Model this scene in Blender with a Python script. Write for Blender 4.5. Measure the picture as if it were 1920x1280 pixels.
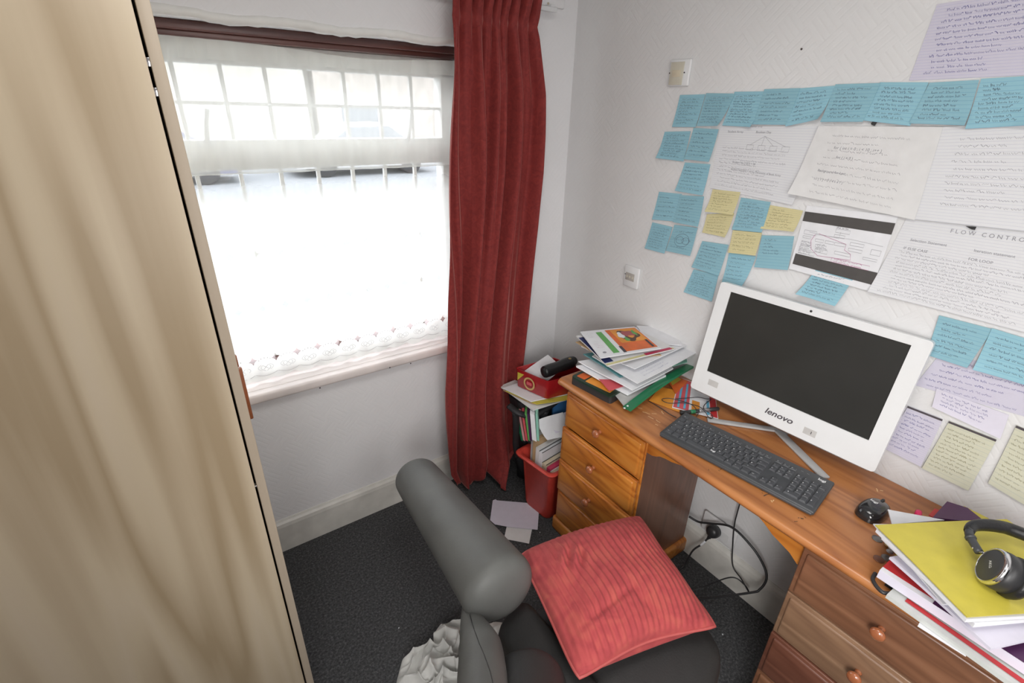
import bpy, bmesh, math, random
import numpy as np
from mathutils import Vector, Matrix
for o in list(bpy.data.objects): bpy.data.objects.remove(o)
SC = bpy.context.scene
PI = math.pi

# ------------------------------------------------------------------ camera, world, lights, exposure
F_PX, YAW, PIT, ROL = 921.84, 0.6269, -0.4445, 0.0304
CAM = Vector((-1.4929, -1.6982, 1.6543))
_f = Vector((math.sin(YAW)*math.cos(PIT), math.cos(YAW)*math.cos(PIT), math.sin(PIT)))
_r = _f.cross(Vector((0, 0, 1))).normalized(); _u = _r.cross(_f)
RX = math.cos(ROL)*_r + math.sin(ROL)*_u
UX = -math.sin(ROL)*_r + math.cos(ROL)*_u
FX = _f
cd = bpy.data.cameras.new('camera'); cam = bpy.data.objects.new('camera', cd)
SC.collection.objects.link(cam)
cam.matrix_world = Matrix(((RX.x, UX.x, -FX.x, CAM.x), (RX.y, UX.y, -FX.y, CAM.y), (RX.z, UX.z, -FX.z, CAM.z), (0, 0, 0, 1)))
cd.sensor_width = 36; cd.lens = F_PX/1920*36; cd.clip_start = 0.02; cd.clip_end = 300
SC.camera = cam
SC.view_settings.view_transform = 'Standard'; SC.view_settings.look = 'None'
SC.view_settings.gamma = 1; SC.view_settings.use_curve_mapping = False
SC.view_settings.exposure = -0.12

wd = bpy.data.worlds.new('overcast_sky'); SC.world = wd; wd.use_nodes = True
wn = wd.node_tree; bg = wn.nodes['Background']
bg.inputs[0].default_value = (0.93, 0.96, 1.0, 1); bg.inputs[1].default_value = 7.2

def area(name, loc, target, sx, sy, power, col):
    l = bpy.data.lights.new(name, 'AREA'); l.shape = 'RECTANGLE'; l.size = sx; l.size_y = sy
    l.energy = power; l.color = col
    o = bpy.data.objects.new(name, l); SC.collection.objects.link(o)
    o.location = loc; o.rotation_euler = (Vector(target)-Vector(loc)).to_track_quat('-Z', 'Y').to_euler()
    return o
# fill lights added to brighten the room; none has a source in view
area('ceiling_fill_light', (-1.10, -1.35, 2.27), (-1.0, -1.15, 0), 0.6, 0.6, 9, (1.0, 0.975, 0.94))  # added in place of flash bounced off the ceiling
area('low_fill_light', (-0.95, -2.55, 1.25), (-0.2, -0.6, 0.35), 0.8, 1.4, 14, (1.0, 0.97, 0.95))  # added low fill from the back; the near wall has no doorway
hl = area('flash_fill_light', (-1.80, -2.15, 1.35), (-0.1, -1.05, 0.32), 0.5, 0.8, 8, (1.0, 0.98, 0.96)); hl.data.spread = 1.75  # added stand-in for the camera flash, aimed into the knee hole

def ray(u, v):
    x = (u-960)/F_PX; y = (v-640)/F_PX
    return x*RX - y*UX + FX
def at(u, v, ax, val):                 # photo measurement -> point on a plane of the room
    d = ray(u, v); t = (val-CAM[ax])/d[ax]
    return CAM + t*d

# ------------------------------------------------------------------ mesh helpers
rnd = random.Random(7)
class G:
    def __init__(s): s.v = []; s.f = []; s.m = []; s.s = []
    def add(s, vs, fs, m=0, smooth=False):
        b = len(s.v); s.v += [Vector(p) for p in vs]
        for f in fs: s.f.append([b+i for i in f]); s.m.append(m); s.s.append(smooth)
        return s
    def box(s, c, size, R=None, bev=0, seg=2, m=0, taper=None):
        bm = bmesh.new(); bmesh.ops.create_cube(bm, size=1)
        for v in bm.verts:
            v.co = Vector((v.co.x*size[0], v.co.y*size[1], v.co.z*size[2]))
            if taper and v.co.z < 0: v.co.x *= taper; v.co.y *= taper
        if bev > 0: bmesh.ops.bevel(bm, geom=bm.edges[:], offset=bev, segments=seg, profile=0.5, affect='EDGES')
        M = R if R is not None else Matrix.Identity(3)
        c = Vector(c); bm.verts.index_update()
        vs = [c + M @ v.co for v in bm.verts]; fs = [[v.index for v in f.verts] for f in bm.faces]
        bm.free(); return s.add(vs, fs, m, bev > 0)
    def tube(s, pts, rad, n=10, m=0, cap=True, flat=1.0, close=False):
        pts = [Vector(p) for p in pts]; N = len(pts)
        if not hasattr(rad, '__len__'): rad = [rad]*N
        vs = []; nrm = None
        for i, p in enumerate(pts):
            if close: t = pts[(i+1) % N]-pts[i-1]
            else: t = pts[min(i+1, N-1)]-pts[max(i-1, 0)]
            t.normalize()
            if nrm is None:
                a = Vector((0, 0, 1)) if abs(t.z) < .9 else Vector((1, 0, 0)); nrm = (a - t*a.dot(t)).normalized()
            else: nrm = (nrm - t*nrm.dot(t)).normalized()
            b = t.cross(nrm)
            for k in range(n):
                a = 2*PI*k/n; vs.append(p + rad[i]*(math.cos(a)*nrm*flat + math.sin(a)*b))
        fs = []
        for i in range(N if close else N-1):
            j = (i+1) % N
            for k in range(n): fs.append([i*n+k, i*n+(k+1) % n, j*n+(k+1) % n, j*n+k])
        if cap and not close: fs.append(list(range(n))[::-1]); fs.append([(N-1)*n+k for k in range(n)])
        return s.add(vs, fs, m, True)
    def lathe(s, prof, c, axis, n=24, m=0):       # prof: (radius, distance along axis)
        axis = Vector(axis).normalized(); a = Vector((0, 0, 1)) if abs(axis.z) < .9 else Vector((1, 0, 0))
        e = (a-axis*a.dot(axis)).normalized(); g = axis.cross(e); c = Vector(c); vs = []
        for r, h in prof:
            for k in range(n):
                t = 2*PI*k/n; vs.append(c + axis*h + max(r, 1e-5)*(math.cos(t)*e+math.sin(t)*g))
        fs = [[i*n+k, i*n+(k+1) % n, (i+1)*n+(k+1) % n, (i+1)*n+k] for i in range(len(prof)-1) for k in range(n)]
        fs.append(list(range(n))[::-1]); fs.append([(len(prof)-1)*n+k for k in range(n)])
        return s.add(vs, fs, m, True)
    def prism(s, poly, h, m=0, smooth=False):       # poly: 3D loop, extruded by vector h
        n = len(poly); poly = [Vector(p) for p in poly]; h = Vector(h)
        vs = poly + [p+h for p in poly]
        fs = [list(range(n))[::-1], [n+i for i in range(n)]] + [[i, (i+1) % n, n+(i+1) % n, n+i] for i in range(n)]
        return s.add(vs, fs, m, smooth)
    def ribbon(s, pts, w, nrm, m=0, h=0.00025):     # a drawn line with a little body
        pts = [Vector(p) for p in pts]; nrm = Vector(nrm)
        vs = []; fs = []
        for i, p in enumerate(pts):
            t = (pts[min(i+1, len(pts)-1)]-pts[max(i-1, 0)])
            if t.length < 1e-7: t = Vector((1, 0, 0)).cross(nrm)
            b = t.normalized().cross(nrm).normalized()*w/2
            vs += [p+b+nrm*h, p-b+nrm*h]
        for i in range(len(pts)-1): fs.append([2*i, 2*i+1, 2*i+3, 2*i+2])
        return s.add(vs, fs, m)
    def grid(s, P, nu, nv, m=0, smooth=True, closeu=False):
        vs = [P(i/(nu-1), j/(nv-1)) for j in range(nv) for i in range(nu)]
        fs = [[j*nu+i, j*nu+i+1, (j+1)*nu+i+1, (j+1)*nu+i] for j in range(nv-1) for i in range(nu-1)]
        return s.add(vs, fs, m, smooth)

WL = {}                                  # world location of each object
def link(o, parent=None, loc=None):
    SC.collection.objects.link(o)
    base = WL.get(parent.name, Vector()) if parent else Vector()
    o.location = Vector(loc)-base; WL[o.name] = Vector(loc)
    if parent: o.parent = parent
def tag(o, label=None, cat=None, group=None, kind=None):
    if label: o['label'] = label
    if cat: o['category'] = cat
    if group: o['group'] = group
    if kind: o['kind'] = kind
    return o
def obj(name, g, mats, parent=None, label=None, cat=None, group=None, kind=None, recalc=True, base=False):
    me = bpy.data.meshes.new(name)
    vs = g.v; c = Vector([sum(p[i] for p in vs)/len(vs) for i in range(3)])
    if base or not parent: c.z = min(p.z for p in vs)
    me.from_pydata([p-c for p in vs], [], g.f)
    if not isinstance(mats, (list, tuple)): mats = [mats]
    for m in mats: me.materials.append(m)
    for p, mi, sm in zip(me.polygons, g.m, g.s): p.material_index = mi; p.use_smooth = sm
    if recalc:
        bm = bmesh.new(); bm.from_mesh(me); bmesh.ops.recalc_face_normals(bm, faces=bm.faces[:]); bm.to_mesh(me); bm.free()
    o = bpy.data.objects.new(name, me); link(o, parent, c)
    return tag(o, label, cat, group, kind)
def thing(name, loc, label=None, cat=None, group=None, kind=None):
    o = bpy.data.objects.new(name, None); o.empty_display_size = .05; link(o, None, loc)
    return tag(o, label, cat, group, kind)
def solid(o, t, off=-1):
    m = o.modifiers.new('body', 'SOLIDIFY'); m.thickness = t; m.offset = off; return o
def autosm(o, ang=40):
    me = o.data
    try: me.set_sharp_from_angle(angle=math.radians(ang))
    except Exception: pass
    return o
def cr(pts, n=8):                        # Catmull-Rom
    P = [Vector(p) for p in pts]; P = [2*P[0]-P[1]] + P + [2*P[-1]-P[-2]]; out = []
    for i in range(1, len(P)-2):
        for k in range(n):
            t = k/n; a, b, c, d = P[i-1:i+3]
            out.append(0.5*((2*b)+(c-a)*t+(2*a-5*b+4*c-d)*t*t+(3*b-a-3*c+d)*t**3))
    out.append(P[-2]); return out
def lerp(a, b, t): return a+(b-a)*t
def interp(x, xs, ys): return float(np.interp(x, xs, ys))
_fc = {}
def textg(g, body, size, P0, ex, ey, m=0, shear=0, align='LEFT', bold=0, wide=1.0):   # adds lettering as mesh
    k = (body, shear, align, bold)
    if k not in _fc:
        c = bpy.data.curves.new('t', 'FONT'); c.body = body; c.size = 1; c.shear = shear; c.align_x = align; c.offset = bold
        c.resolution_u = 3
        o = bpy.data.objects.new('t', c); SC.collection.objects.link(o)
        dg = bpy.context.evaluated_depsgraph_get(); me = bpy.data.meshes.new_from_object(o.evaluated_get(dg))
        _fc[k] = ([v.co.copy() for v in me.vertices], [list(p.vertices) for p in me.polygons])
        bpy.data.objects.remove(o); bpy.data.curves.remove(c); bpy.data.meshes.remove(me)
    vs, fs = _fc[k]; P0 = Vector(P0); ex = Vector(ex); ey = Vector(ey)
    g.add([P0 + ex*v.x*size*wide + ey*v.y*size for v in vs], fs, m)

# ------------------------------------------------------------------ materials
def newmat(name):
    m = bpy.data.materials.new(name); m.use_nodes = True
    nt = m.node_tree; return m, nt, nt.nodes['Principled BSDF']
def N(nt, t, **kw):
    n = nt.nodes.new(t)
    for k, v in kw.items():
        if k.startswith('i_'):
            n.inputs[int(k[2:]) if k[2:].isdigit() else k[2:].replace('_', ' ')].default_value = v
        else: setattr(n, k, v)
    return n
def ramp(nt, stops):
    r = nt.nodes.new('ShaderNodeValToRGB'); e = r.color_ramp.elements
    while len(e) < len(stops): e.new(0.5)
    for a, (p, c) in zip(e, stops): a.position = p; a.color = (*c, 1)
    return r
def plain(name, col, rough=.5, spec=.5, metal=0, coat=0, var=.06, vs=30, bump=0, bs=200, sheen=0, emit=None):
    m, nt, b = newmat(name); L = nt.links
    tc = N(nt, 'ShaderNodeTexCoord'); nz = N(nt, 'ShaderNodeTexNoise'); nz.inputs['Scale'].default_value = vs
    nz.inputs['Detail'].default_value = 3; L.new(tc.outputs['Object'], nz.inputs['Vector'])
    lo = tuple(max(0, c*(1-var)) for c in col); hi = tuple(min(1, c*(1+var)) for c in col)
    r = ramp(nt, [(.3, lo), (.7, hi)]); L.new(nz.outputs['Fac'], r.inputs[0]); L.new(r.outputs[0], b.inputs['Base Color'])
    b.inputs['Roughness'].default_value = rough; b.inputs['Metallic'].default_value = metal
    b.inputs['Specular IOR Level'].default_value = spec; b.inputs['Coat Weight'].default_value = coat
    b.inputs['Sheen Weight'].default_value = sheen
    if bump:
        n2 = N(nt, 'ShaderNodeTexNoise'); n2.inputs['Scale'].default_value = bs; n2.inputs['Detail'].default_value = 4
        bp = N(nt, 'ShaderNodeBump'); bp.inputs['Strength'].default_value = bump; bp.inputs['Distance'].default_value = .002
        L.new(tc.outputs['Object'], n2.inputs['Vector']); L.new(n2.outputs['Fac'], bp.inputs['Height']); L.new(bp.outputs[0], b.inputs['Normal'])
    return m
def wood(name, stops, axis, stretch=14, scale=6, rough=.35, coat=.3, dist=1.0, fine=90, bump=.05, warp=.18):
    # bands run along `axis`; big bowed figure plus fine pores
    m, nt, b = newmat(name); L = nt.links
    tc = N(nt, 'ShaderNodeTexCoord'); mp = N(nt, 'ShaderNodeMapping')
    s = [scale]*3; s[axis] = scale/stretch; mp.inputs['Scale'].default_value = s
    L.new(tc.outputs['Object'], mp.inputs[0])
    n1 = N(nt, 'ShaderNodeTexNoise'); n1.inputs['Scale'].default_value = 1.0; n1.inputs['Detail'].default_value = 2; n1.inputs['Distortion'].default_value = dist
    L.new(mp.outputs[0], n1.inputs['Vector'])
    mul = N(nt, 'ShaderNodeMath', operation='MULTIPLY'); mul.inputs[1].default_value = 9.0; L.new(n1.outputs['Fac'], mul.inputs[0])
    fr = N(nt, 'ShaderNodeMath', operation='PINGPONG'); fr.inputs[1].default_value = 1.0; L.new(mul.outputs[0], fr.inputs[0])
    mp2 = N(nt, 'ShaderNodeMapping'); s2 = [fine]*3; s2[axis] = fine/40; mp2.inputs['Scale'].default_value = s2
    L.new(tc.outputs['Object'], mp2.inputs[0])
    n2 = N(nt, 'ShaderNodeTexNoise'); n2.inputs['Scale'].default_value = 1; n2.inputs['Detail'].default_value = 3; L.new(mp2.outputs[0], n2.inputs['Vector'])
    mx = N(nt, 'ShaderNodeMath', operation='MULTIPLY_ADD'); mx.inputs[1].default_value = warp*2; L.new(fr.outputs[0], mx.inputs[0])
    m3 = N(nt, 'ShaderNodeMath', operation='MULTIPLY'); m3.inputs[1].default_value = 1-warp*2; L.new(n2.outputs['Fac'], m3.inputs[0])
    L.new(m3.outputs[0], mx.inputs[2])
    r = ramp(nt, stops); L.new(mx.outputs[0], r.inputs[0]); L.new(r.outputs[0], b.inputs['Base Color'])
    b.inputs['Roughness'].default_value = rough; b.inputs['Coat Weight'].default_value = coat; b.inputs['Coat Roughness'].default_value = .25
    bp = N(nt, 'ShaderNodeBump'); bp.inputs['Strength'].default_value = bump; bp.inputs['Distance'].default_value = .001
    L.new(n2.outputs['Fac'], bp.inputs['Height']); L.new(bp.outputs[0], b.inputs['Normal'])
    return m
def wallpaper(name, col, plane):
    # embossed basket-weave wallpaper painted white; `plane` = the two axes lying in the wall
    m, nt, b = newmat(name); L = nt.links
    tc = N(nt, 'ShaderNodeTexCoord'); sp = N(nt, 'ShaderNodeSeparateXYZ'); L.new(tc.outputs['Object'], sp.inputs[0])
    A, B = sp.outputs[plane[0]], sp.outputs[plane[1]]
    def M(op, a, bb, c=None):
        n = N(nt, 'ShaderNodeMath', operation=op)
        for i, q in enumerate((a, bb, c)):
            if q is None: continue
            if isinstance(q, (int, float)): n.inputs[i].default_value = q
            else: L.new(q, n.inputs[i])
        return n.outputs[0]
    u = M('ADD', A, B); v = M('SUBTRACT', A, B)
    cell = 11.0
    cu = M('FLOOR', M('MULTIPLY', u, cell), 0); cv = M('FLOOR', M('MULTIPLY', v, cell), 0)
    chk = M('MODULO', M('ABSOLUTE', M('ADD', cu, cv), 0), 2.0)
    fr = 4*cell
    wu = M('PINGPONG', M('MULTIPLY', u, fr), .5); wv = M('PINGPONG', M('MULTIPLY', v, fr), .5)
    mixn = N(nt, 'ShaderNodeMix'); mixn.data_type = 'FLOAT'; L.new(chk, mixn.inputs[0]); L.new(wu, mixn.inputs[2]); L.new(wv, mixn.inputs[3])
    nz = N(nt, 'ShaderNodeTexNoise'); nz.inputs['Scale'].default_value = 60; nz.inputs['Detail'].default_value = 4; L.new(tc.outputs['Object'], nz.inputs['Vector'])
    h = M('MULTIPLY_ADD', M('SMOOTH_MIN', mixn.outputs[0], .22, .1), 1.2, M('MULTIPLY', nz.outputs['Fac'], .35))
    bp = N(nt, 'ShaderNodeBump'); bp.inputs['Strength'].default_value = .45; bp.inputs['Distance'].default_value = .003
    L.new(h, bp.inputs['Height']); L.new(bp.outputs[0], b.inputs['Normal'])
    n2 = N(nt, 'ShaderNodeTexNoise'); n2.inputs['Scale'].default_value = 3; L.new(tc.outputs['Object'], n2.inputs['Vector'])
    r = ramp(nt, [(.3, tuple(c*.95 for c in col)), (.7, col)]); L.new(n2.outputs['Fac'], r.inputs[0]); L.new(r.outputs[0], b.inputs['Base Color'])
    b.inputs['Roughness'].default_value = .6
    return m

M = {}
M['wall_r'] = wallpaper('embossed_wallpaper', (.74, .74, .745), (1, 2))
M['wall_f'] = wallpaper('embossed_wallpaper_far', (.82, .82, .835), (0, 2))  # same paper as the right wall, lightened in colour instead of by light
M['plaster'] = plain('white_plaster', (.82, .82, .80), .6, bump=.3, bs=60, var=.03)
M['ceiling'] = plain('ceiling_paint', (.8, .8, .8), .8)
M['skirt'] = plain('worn_white_gloss_paint', (.66, .65, .61), .35, var=.12, vs=12, bump=.15, bs=40)
M['sill'] = plain('sill_paint_pink_reflection', (.78, .72, .70), .3, var=.1, vs=9)  # pinkish reflection put into the white paint colour
M['mahog'] = wood('mahogany_frame', [(.2, (.06, .02, .018)), (.8, (.13, .045, .035))], 0, rough=.4)
M['upvc'] = plain('white_frame_paint', (.72, .72, .69), .35)
M['pine'] = wood('orange_pine', [(0, (.22, .055, .010)), (.3, (.42, .13, .018)), (.6, (.52, .185, .028)), (1, (.58, .235, .045))], 1, stretch=7, scale=11, warp=.33)  # brighter orange takes in the window light on the left pedestal
M['pine_t'] = wood('worn_pine_top', [(0, (.20, .065, .022)), (.3, (.33, .118, .036)), (.6, (.42, .165, .052)), (1, (.47, .20, .07))], 1, stretch=9, scale=10, warp=.28)
M['pine_shade2'] = wood('faded_tan_pine', [(0, (.16, .085, .05)), (.5, (.25, .145, .085)), (1, (.34, .21, .13))], 1, stretch=9, scale=10, warp=.3)
M['pine_shade3'] = wood('dark_red_pine', [(0, (.10, .035, .022)), (.5, (.15, .058, .036)), (1, (.20, .08, .05))], 1, stretch=9, scale=10, warp=.3)
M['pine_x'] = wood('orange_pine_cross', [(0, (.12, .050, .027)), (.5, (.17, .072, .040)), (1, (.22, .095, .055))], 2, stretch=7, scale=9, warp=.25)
M['pine_shade'] = wood('shaded_brown_pine', [(0, (.12, .050, .027)), (.4, (.21, .095, .050)), (1, (.30, .145, .08))], 1, stretch=9, scale=10, warp=.3)  # browner copy of the pine: right pedestal's shade put into the colour
M['pine_k'] = plain('varnished_knob', (.36, .12, .05), .2, coat=.8, var=.15)
M['birch'] = wood('pale_birch_laminate', [(.15, (.41, .315, .20)), (.4, (.50, .40, .275)), (.65, (.58, .48, .34)), (1, (.61, .51, .38))], 2, stretch=18, scale=4.6, rough=.4, coat=.12, dist=.7, warp=.40, bump=.01, fine=70)
M['birch_e'] = wood('birch_edge', [(0, (.46, .38, .29)), (1, (.54, .455, .355))], 2, rough=.45, coat=.05, bump=.01)
M['black'] = plain('black_plastic', (.028, .028, .030), .4)
M['dark'] = plain('charcoal_plastic', (.050, .053, .058), .42, var=.05)
M['key'] = plain('key_plastic', (.060, .063, .070), .38, var=.03)
M['white'] = plain('white_plastic', (.74, .75, .76), .3, var=.01)
M['ivory'] = plain('yellowed_plastic', (.58, .55, .46), .35)
M['cream'] = plain('cream_plastic', (.62, .55, .42), .4)
M['steel'] = plain('brushed_steel', (.45, .45, .46), .35, metal=.9)
M['chrome'] = plain('chrome', (.8, .8, .82), .12, metal=1)
M['brass'] = plain('brass', (.6, .45, .2), .3, metal=1)
M['screen'] = plain('dark_glass_screen', (.028, .028, .026), .25, spec=.4, var=.1, vs=6)
M['paper'] = plain('white_paper', (.76, .77, .80), .7, var=.03)
M['paper2'] = plain('lilac_white_paper', (.66, .64, .74), .7, var=.03)
M['paper3'] = plain('off_white_paper', (.70, .70, .70), .7, var=.03)
M['page'] = plain('book_pages', (.60, .52, .38), .8, var=.12, vs=80)
M['ink'] = plain('grey_pencil', (.20, .20, .22), .7)
M['ink2'] = plain('blue_biro', (.16, .16, .36), .7)
M['inkb'] = plain('black_ink', (.07, .06, .07), .7)
M['inkp'] = plain('purple_line', (.45, .15, .3), .7)
M['red'] = plain('red_tub_plastic', (.55, .055, .038), .4, var=.06)
M['redtin'] = plain('dark_red_tin', (.36, .012, .016), .3, coat=.3)
M['redc'] = plain('red_card', (.48, .03, .035), .45)
M['crim'] = plain('crimson_cover', (.5, .04, .10), .5)
M['yel'] = plain('yellow_card', (.56, .48, .065), .4, var=.06)
M['pur'] = plain('purple_card', (.075, .022, .08), .4)
M['grn'] = plain('green_plastic', (.01, .17, .07), .3, coat=.4)
M['lgrn'] = plain('light_green_print', (.12, .38, .10), .5)
M['mint'] = plain('mint_paper', (.25, .52, .42), .6)
M['teal'] = plain('teal_card', (.10, .27, .29), .6)
M['navy'] = plain('navy_print', (.02, .03, .12), .5)
M['blue'] = plain('blue_card', (.03, .12, .28), .4)
M['sky'] = plain('sky_blue_print', (.12, .42, .62), .5)
M['orange'] = plain('orange_print', (.68, .14, .03), .45, var=.2, vs=12)
M['orange2'] = plain('amber_print', (.75, .30, .04), .45, var=.2, vs=12)
M['coral'] = plain('coral_print', (.62, .10, .12), .5)
M['pink'] = plain('pink_plastic', (.7, .02, .12), .4)
M['kraft'] = plain('brown_envelope', (.48, .33, .18), .7)
M['clear'] = plain('cloudy_plastic_wallet', (.42, .42, .41), .25, coat=.4)
M['fabric_w'] = plain('grey_white_cotton', (.62, .62, .60), .9, bump=.3, bs=500)
M['leather'] = plain('grey_faux_leather', (.105, .107, .102), .5, spec=.35, var=.12, vs=8, bump=.12, bs=180)
M['leather_d'] = plain('black_faux_leather', (.026, .026, .026), .55, bump=.25, bs=220)
M['leather_b'] = plain('black_case_leather', (.012, .012, .013), .35, bump=.3, bs=160)
M['bag'] = plain('black_nylon', (.012, .012, .014), .6, bump=.4, bs=60)
M['coin'] = plain('grey_coin', (.22, .21, .20), .35, metal=.6)
M['copper'] = plain('copper_coin', (.25, .12, .08), .4, metal=.6)
M['scratch'] = plain('bare_wood_scratch', (.75, .52, .28), .6)
M['scuff'] = plain('black_scuff', (.05, .035, .03), .6)

def ruled(name, col, line, n=11):
    m, nt, b = newmat(name); L = nt.links
    uv = N(nt, 'ShaderNodeUVMap'); sp = N(nt, 'ShaderNodeSeparateXYZ'); L.new(uv.outputs[0], sp.inputs[0])
    a = N(nt, 'ShaderNodeMath', operation='MULTIPLY'); a.inputs[1].default_value = n; L.new(sp.outputs[1], a.inputs[0])
    f = N(nt, 'ShaderNodeMath', operation='FRACT'); L.new(a.outputs[0], f.inputs[0])
    g = N(nt, 'ShaderNodeMath', operation='LESS_THAN'); g.inputs[1].default_value = .13; L.new(f.outputs[0], g.inputs[0])
    mx = N(nt, 'ShaderNodeMix'); mx.data_type = 'RGBA'; L.new(g.outputs[0], mx.inputs[0])
    mx.inputs[6].default_value = (*col, 1); mx.inputs[7].default_value = (*line, 1)
    L.new(mx.outputs[2], b.inputs['Base Color']); b.inputs['Roughness'].default_value = .7
    return m
M['note_b'] = ruled('blue_lined_note', (.275, .51, .60), (.21, .43, .56))
M['note_b2'] = ruled('blue_lined_note_darker', (.255, .47, .55), (.19, .395, .51))  # darker copy, alternated in place of shading between overlapping notes
M['note_y'] = ruled('yellow_lined_note', (.64, .58, .32), (.52, .50, .30))
M['sheet_l'] = ruled('lined_sheet', (.70, .71, .73), (.60, .61, .67), 30)
M['sheet_p'] = ruled('lilac_lined_sheet', (.60, .58, .68), (.50, .49, .66), 26)
M['card_c'] = ruled('cream_lined_card', (.58, .58, .46), (.50, .52, .44), 14)

# carpet
m, nt, b = newmat('charcoal_carpet'); L = nt.links
tc = N(nt, 'ShaderNodeTexCoord'); n1 = N(nt, 'ShaderNodeTexNoise'); n1.inputs['Scale'].default_value = 130; n1.inputs['Detail'].default_value = 6; n1.inputs['Roughness'].default_value = .75
L.new(tc.outputs['Object'], n1.inputs['Vector'])
r = ramp(nt, [(.30, (.022, .023, .025)), (.52, (.072, .073, .076)), (.72, (.18, .18, .18))]); L.new(n1.outputs['Fac'], r.inputs[0]); L.new(r.outputs[0], b.inputs['Base Color'])
b.inputs['Roughness'].default_value = .95; b.inputs['Specular IOR Level'].default_value = .1
bp = N(nt, 'ShaderNodeBump'); bp.inputs['Strength'].default_value = .8; bp.inputs['Distance'].default_value = .004; L.new(n1.outputs['Fac'], bp.inputs['Height']); L.new(bp.outputs[0], b.inputs['Normal'])
M['carpet'] = m
# curtain velvet
m, nt, b = newmat('red_velvet'); L = nt.links
tc = N(nt, 'ShaderNodeTexCoord'); n1 = N(nt, 'ShaderNodeTexNoise'); n1.inputs['Scale'].default_value = 45; n1.inputs['Detail'].default_value = 5; n1.inputs['Distortion'].default_value = 1.5
L.new(tc.outputs['Object'], n1.inputs['Vector'])
r = ramp(nt, [(.35, (.19, .017, .016)), (.7, (.26, .028, .024))]); L.new(n1.outputs['Fac'], r.inputs[0]); L.new(r.outputs[0], b.inputs['Base Color'])
b.inputs['Roughness'].default_value = .8; b.inputs['Sheen Weight'].default_value = .45; b.inputs['Sheen Roughness'].default_value = .4
b.inputs['Sheen Tint'].default_value = (1, .45, .4, 1)
M['velvet'] = m
# net curtain: thin woven cloth, partly see-through, with cut diamond holes in rows
def netmat(name, open_, holes=False, tint=(.9, .91, .88)):
    m, nt, b = newmat(name); L = nt.links
    nt.nodes.remove(b); out = nt.nodes['Material Output']
    tr = N(nt, 'ShaderNodeBsdfTransparent'); df = N(nt, 'ShaderNodeBsdfDiffuse'); tl = N(nt, 'ShaderNodeBsdfTranslucent')
    df.inputs[0].default_value = (*tint, 1); tl.inputs[0].default_value = (*tint, 1)
    m1 = N(nt, 'ShaderNodeMixShader'); m1.inputs[0].default_value = .5; L.new(df.outputs[0], m1.inputs[1]); L.new(tl.outputs[0], m1.inputs[2])
    m2 = N(nt, 'ShaderNodeMixShader'); L.new(m1.outputs[0], m2.inputs[1]); L.new(tr.outputs[0], m2.inputs[2])
    tc = N(nt, 'ShaderNodeTexCoord'); w = N(nt, 'ShaderNodeTexNoise'); w.inputs['Scale'].default_value = 1
    mp = N(nt, 'ShaderNodeMapping'); mp.inputs['Scale'].default_value = (16, 16, 1.2); L.new(tc.outputs['Object'], mp.inputs[0]); L.new(mp.outputs[0], w.inputs['Vector'])
    a = N(nt, 'ShaderNodeMath', operation='MULTIPLY_ADD'); a.inputs[1].default_value = .25; a.inputs[2].default_value = open_-.125; L.new(w.outputs['Fac'], a.inputs[0])
    fac = a.outputs[0]
    if holes:
        def MM(op, a, bb=None, c=None):
            n = N(nt, 'ShaderNodeMath', operation=op)
            for i, q in enumerate((a, bb, c)):
                if q is None: continue
                if isinstance(q, (int, float)): n.inputs[i].default_value = q
                else: L.new(q, n.inputs[i])
            return n.outputs[0]
        geo = N(nt, 'ShaderNodeNewGeometry'); sp = N(nt, 'ShaderNodeSeparateXYZ'); L.new(geo.outputs['Position'], sp.inputs[0])
        X, Z = sp.outputs[0], sp.outputs[2]
        tot = None
        for z0, sz, ph in ((1.205, .015, .0), (1.02, .014, .01), (.835, .016, .0)):
            fx = MM('SUBTRACT', MM('FRACT', MM('ADD', MM('MULTIPLY', MM('ADD', X, ph), 1/.0735), .5+60.24)), .5)
            ax_ = MM('MULTIPLY', MM('ABSOLUTE', fx), .0735)
            dz = MM('ABSOLUTE', MM('SUBTRACT', Z, z0))
            d = MM('ADD', MM('POWER', MM('DIVIDE', ax_, sz), .7), MM('POWER', MM('DIVIDE', dz, sz), .7))
            h = MM('LESS_THAN', d, 1.0)
            tot = h if tot is None else MM('MAXIMUM', tot, h)
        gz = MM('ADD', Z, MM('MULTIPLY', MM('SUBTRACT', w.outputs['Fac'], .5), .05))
        glare_fade = MM('MULTIPLY', MM('MINIMUM', MM('MAXIMUM', MM('DIVIDE', MM('SUBTRACT', gz, 1.345), .085), 0), 1), .9)  # window glare painted as an opacity fade towards the net's top edge
        fac = MM('MAXIMUM', MM('MAXIMUM', fac, glare_fade), tot)
    L.new(fac, m2.inputs[0]); L.new(m2.outputs[0], out.inputs[0])
    return m
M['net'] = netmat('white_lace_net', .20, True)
M['net_top'] = netmat('cream_voile', .44, False, (.90, .91, .87))
M['thread'] = plain('lace_thread', (.40, .40, .40), .8)
# glass
m, nt, b = newmat('window_glass'); L = nt.links; nt.nodes.remove(b)
tr = N(nt, 'ShaderNodeBsdfTransparent'); gl = N(nt, 'ShaderNodeBsdfGlossy'); gl.inputs['Roughness'].default_value = .02
lw = N(nt, 'ShaderNodeFresnel'); lw.inputs[0].default_value = 1.45; mx = N(nt, 'ShaderNodeMixShader'); L.new(lw.outputs[0], mx.inputs[0]); L.new(tr.outputs[0], mx.inputs[1]); L.new(gl.outputs[0], mx.inputs[2])
L.new(mx.outputs[0], nt.nodes['Material Output'].inputs[0]); M['glass'] = m
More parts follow.
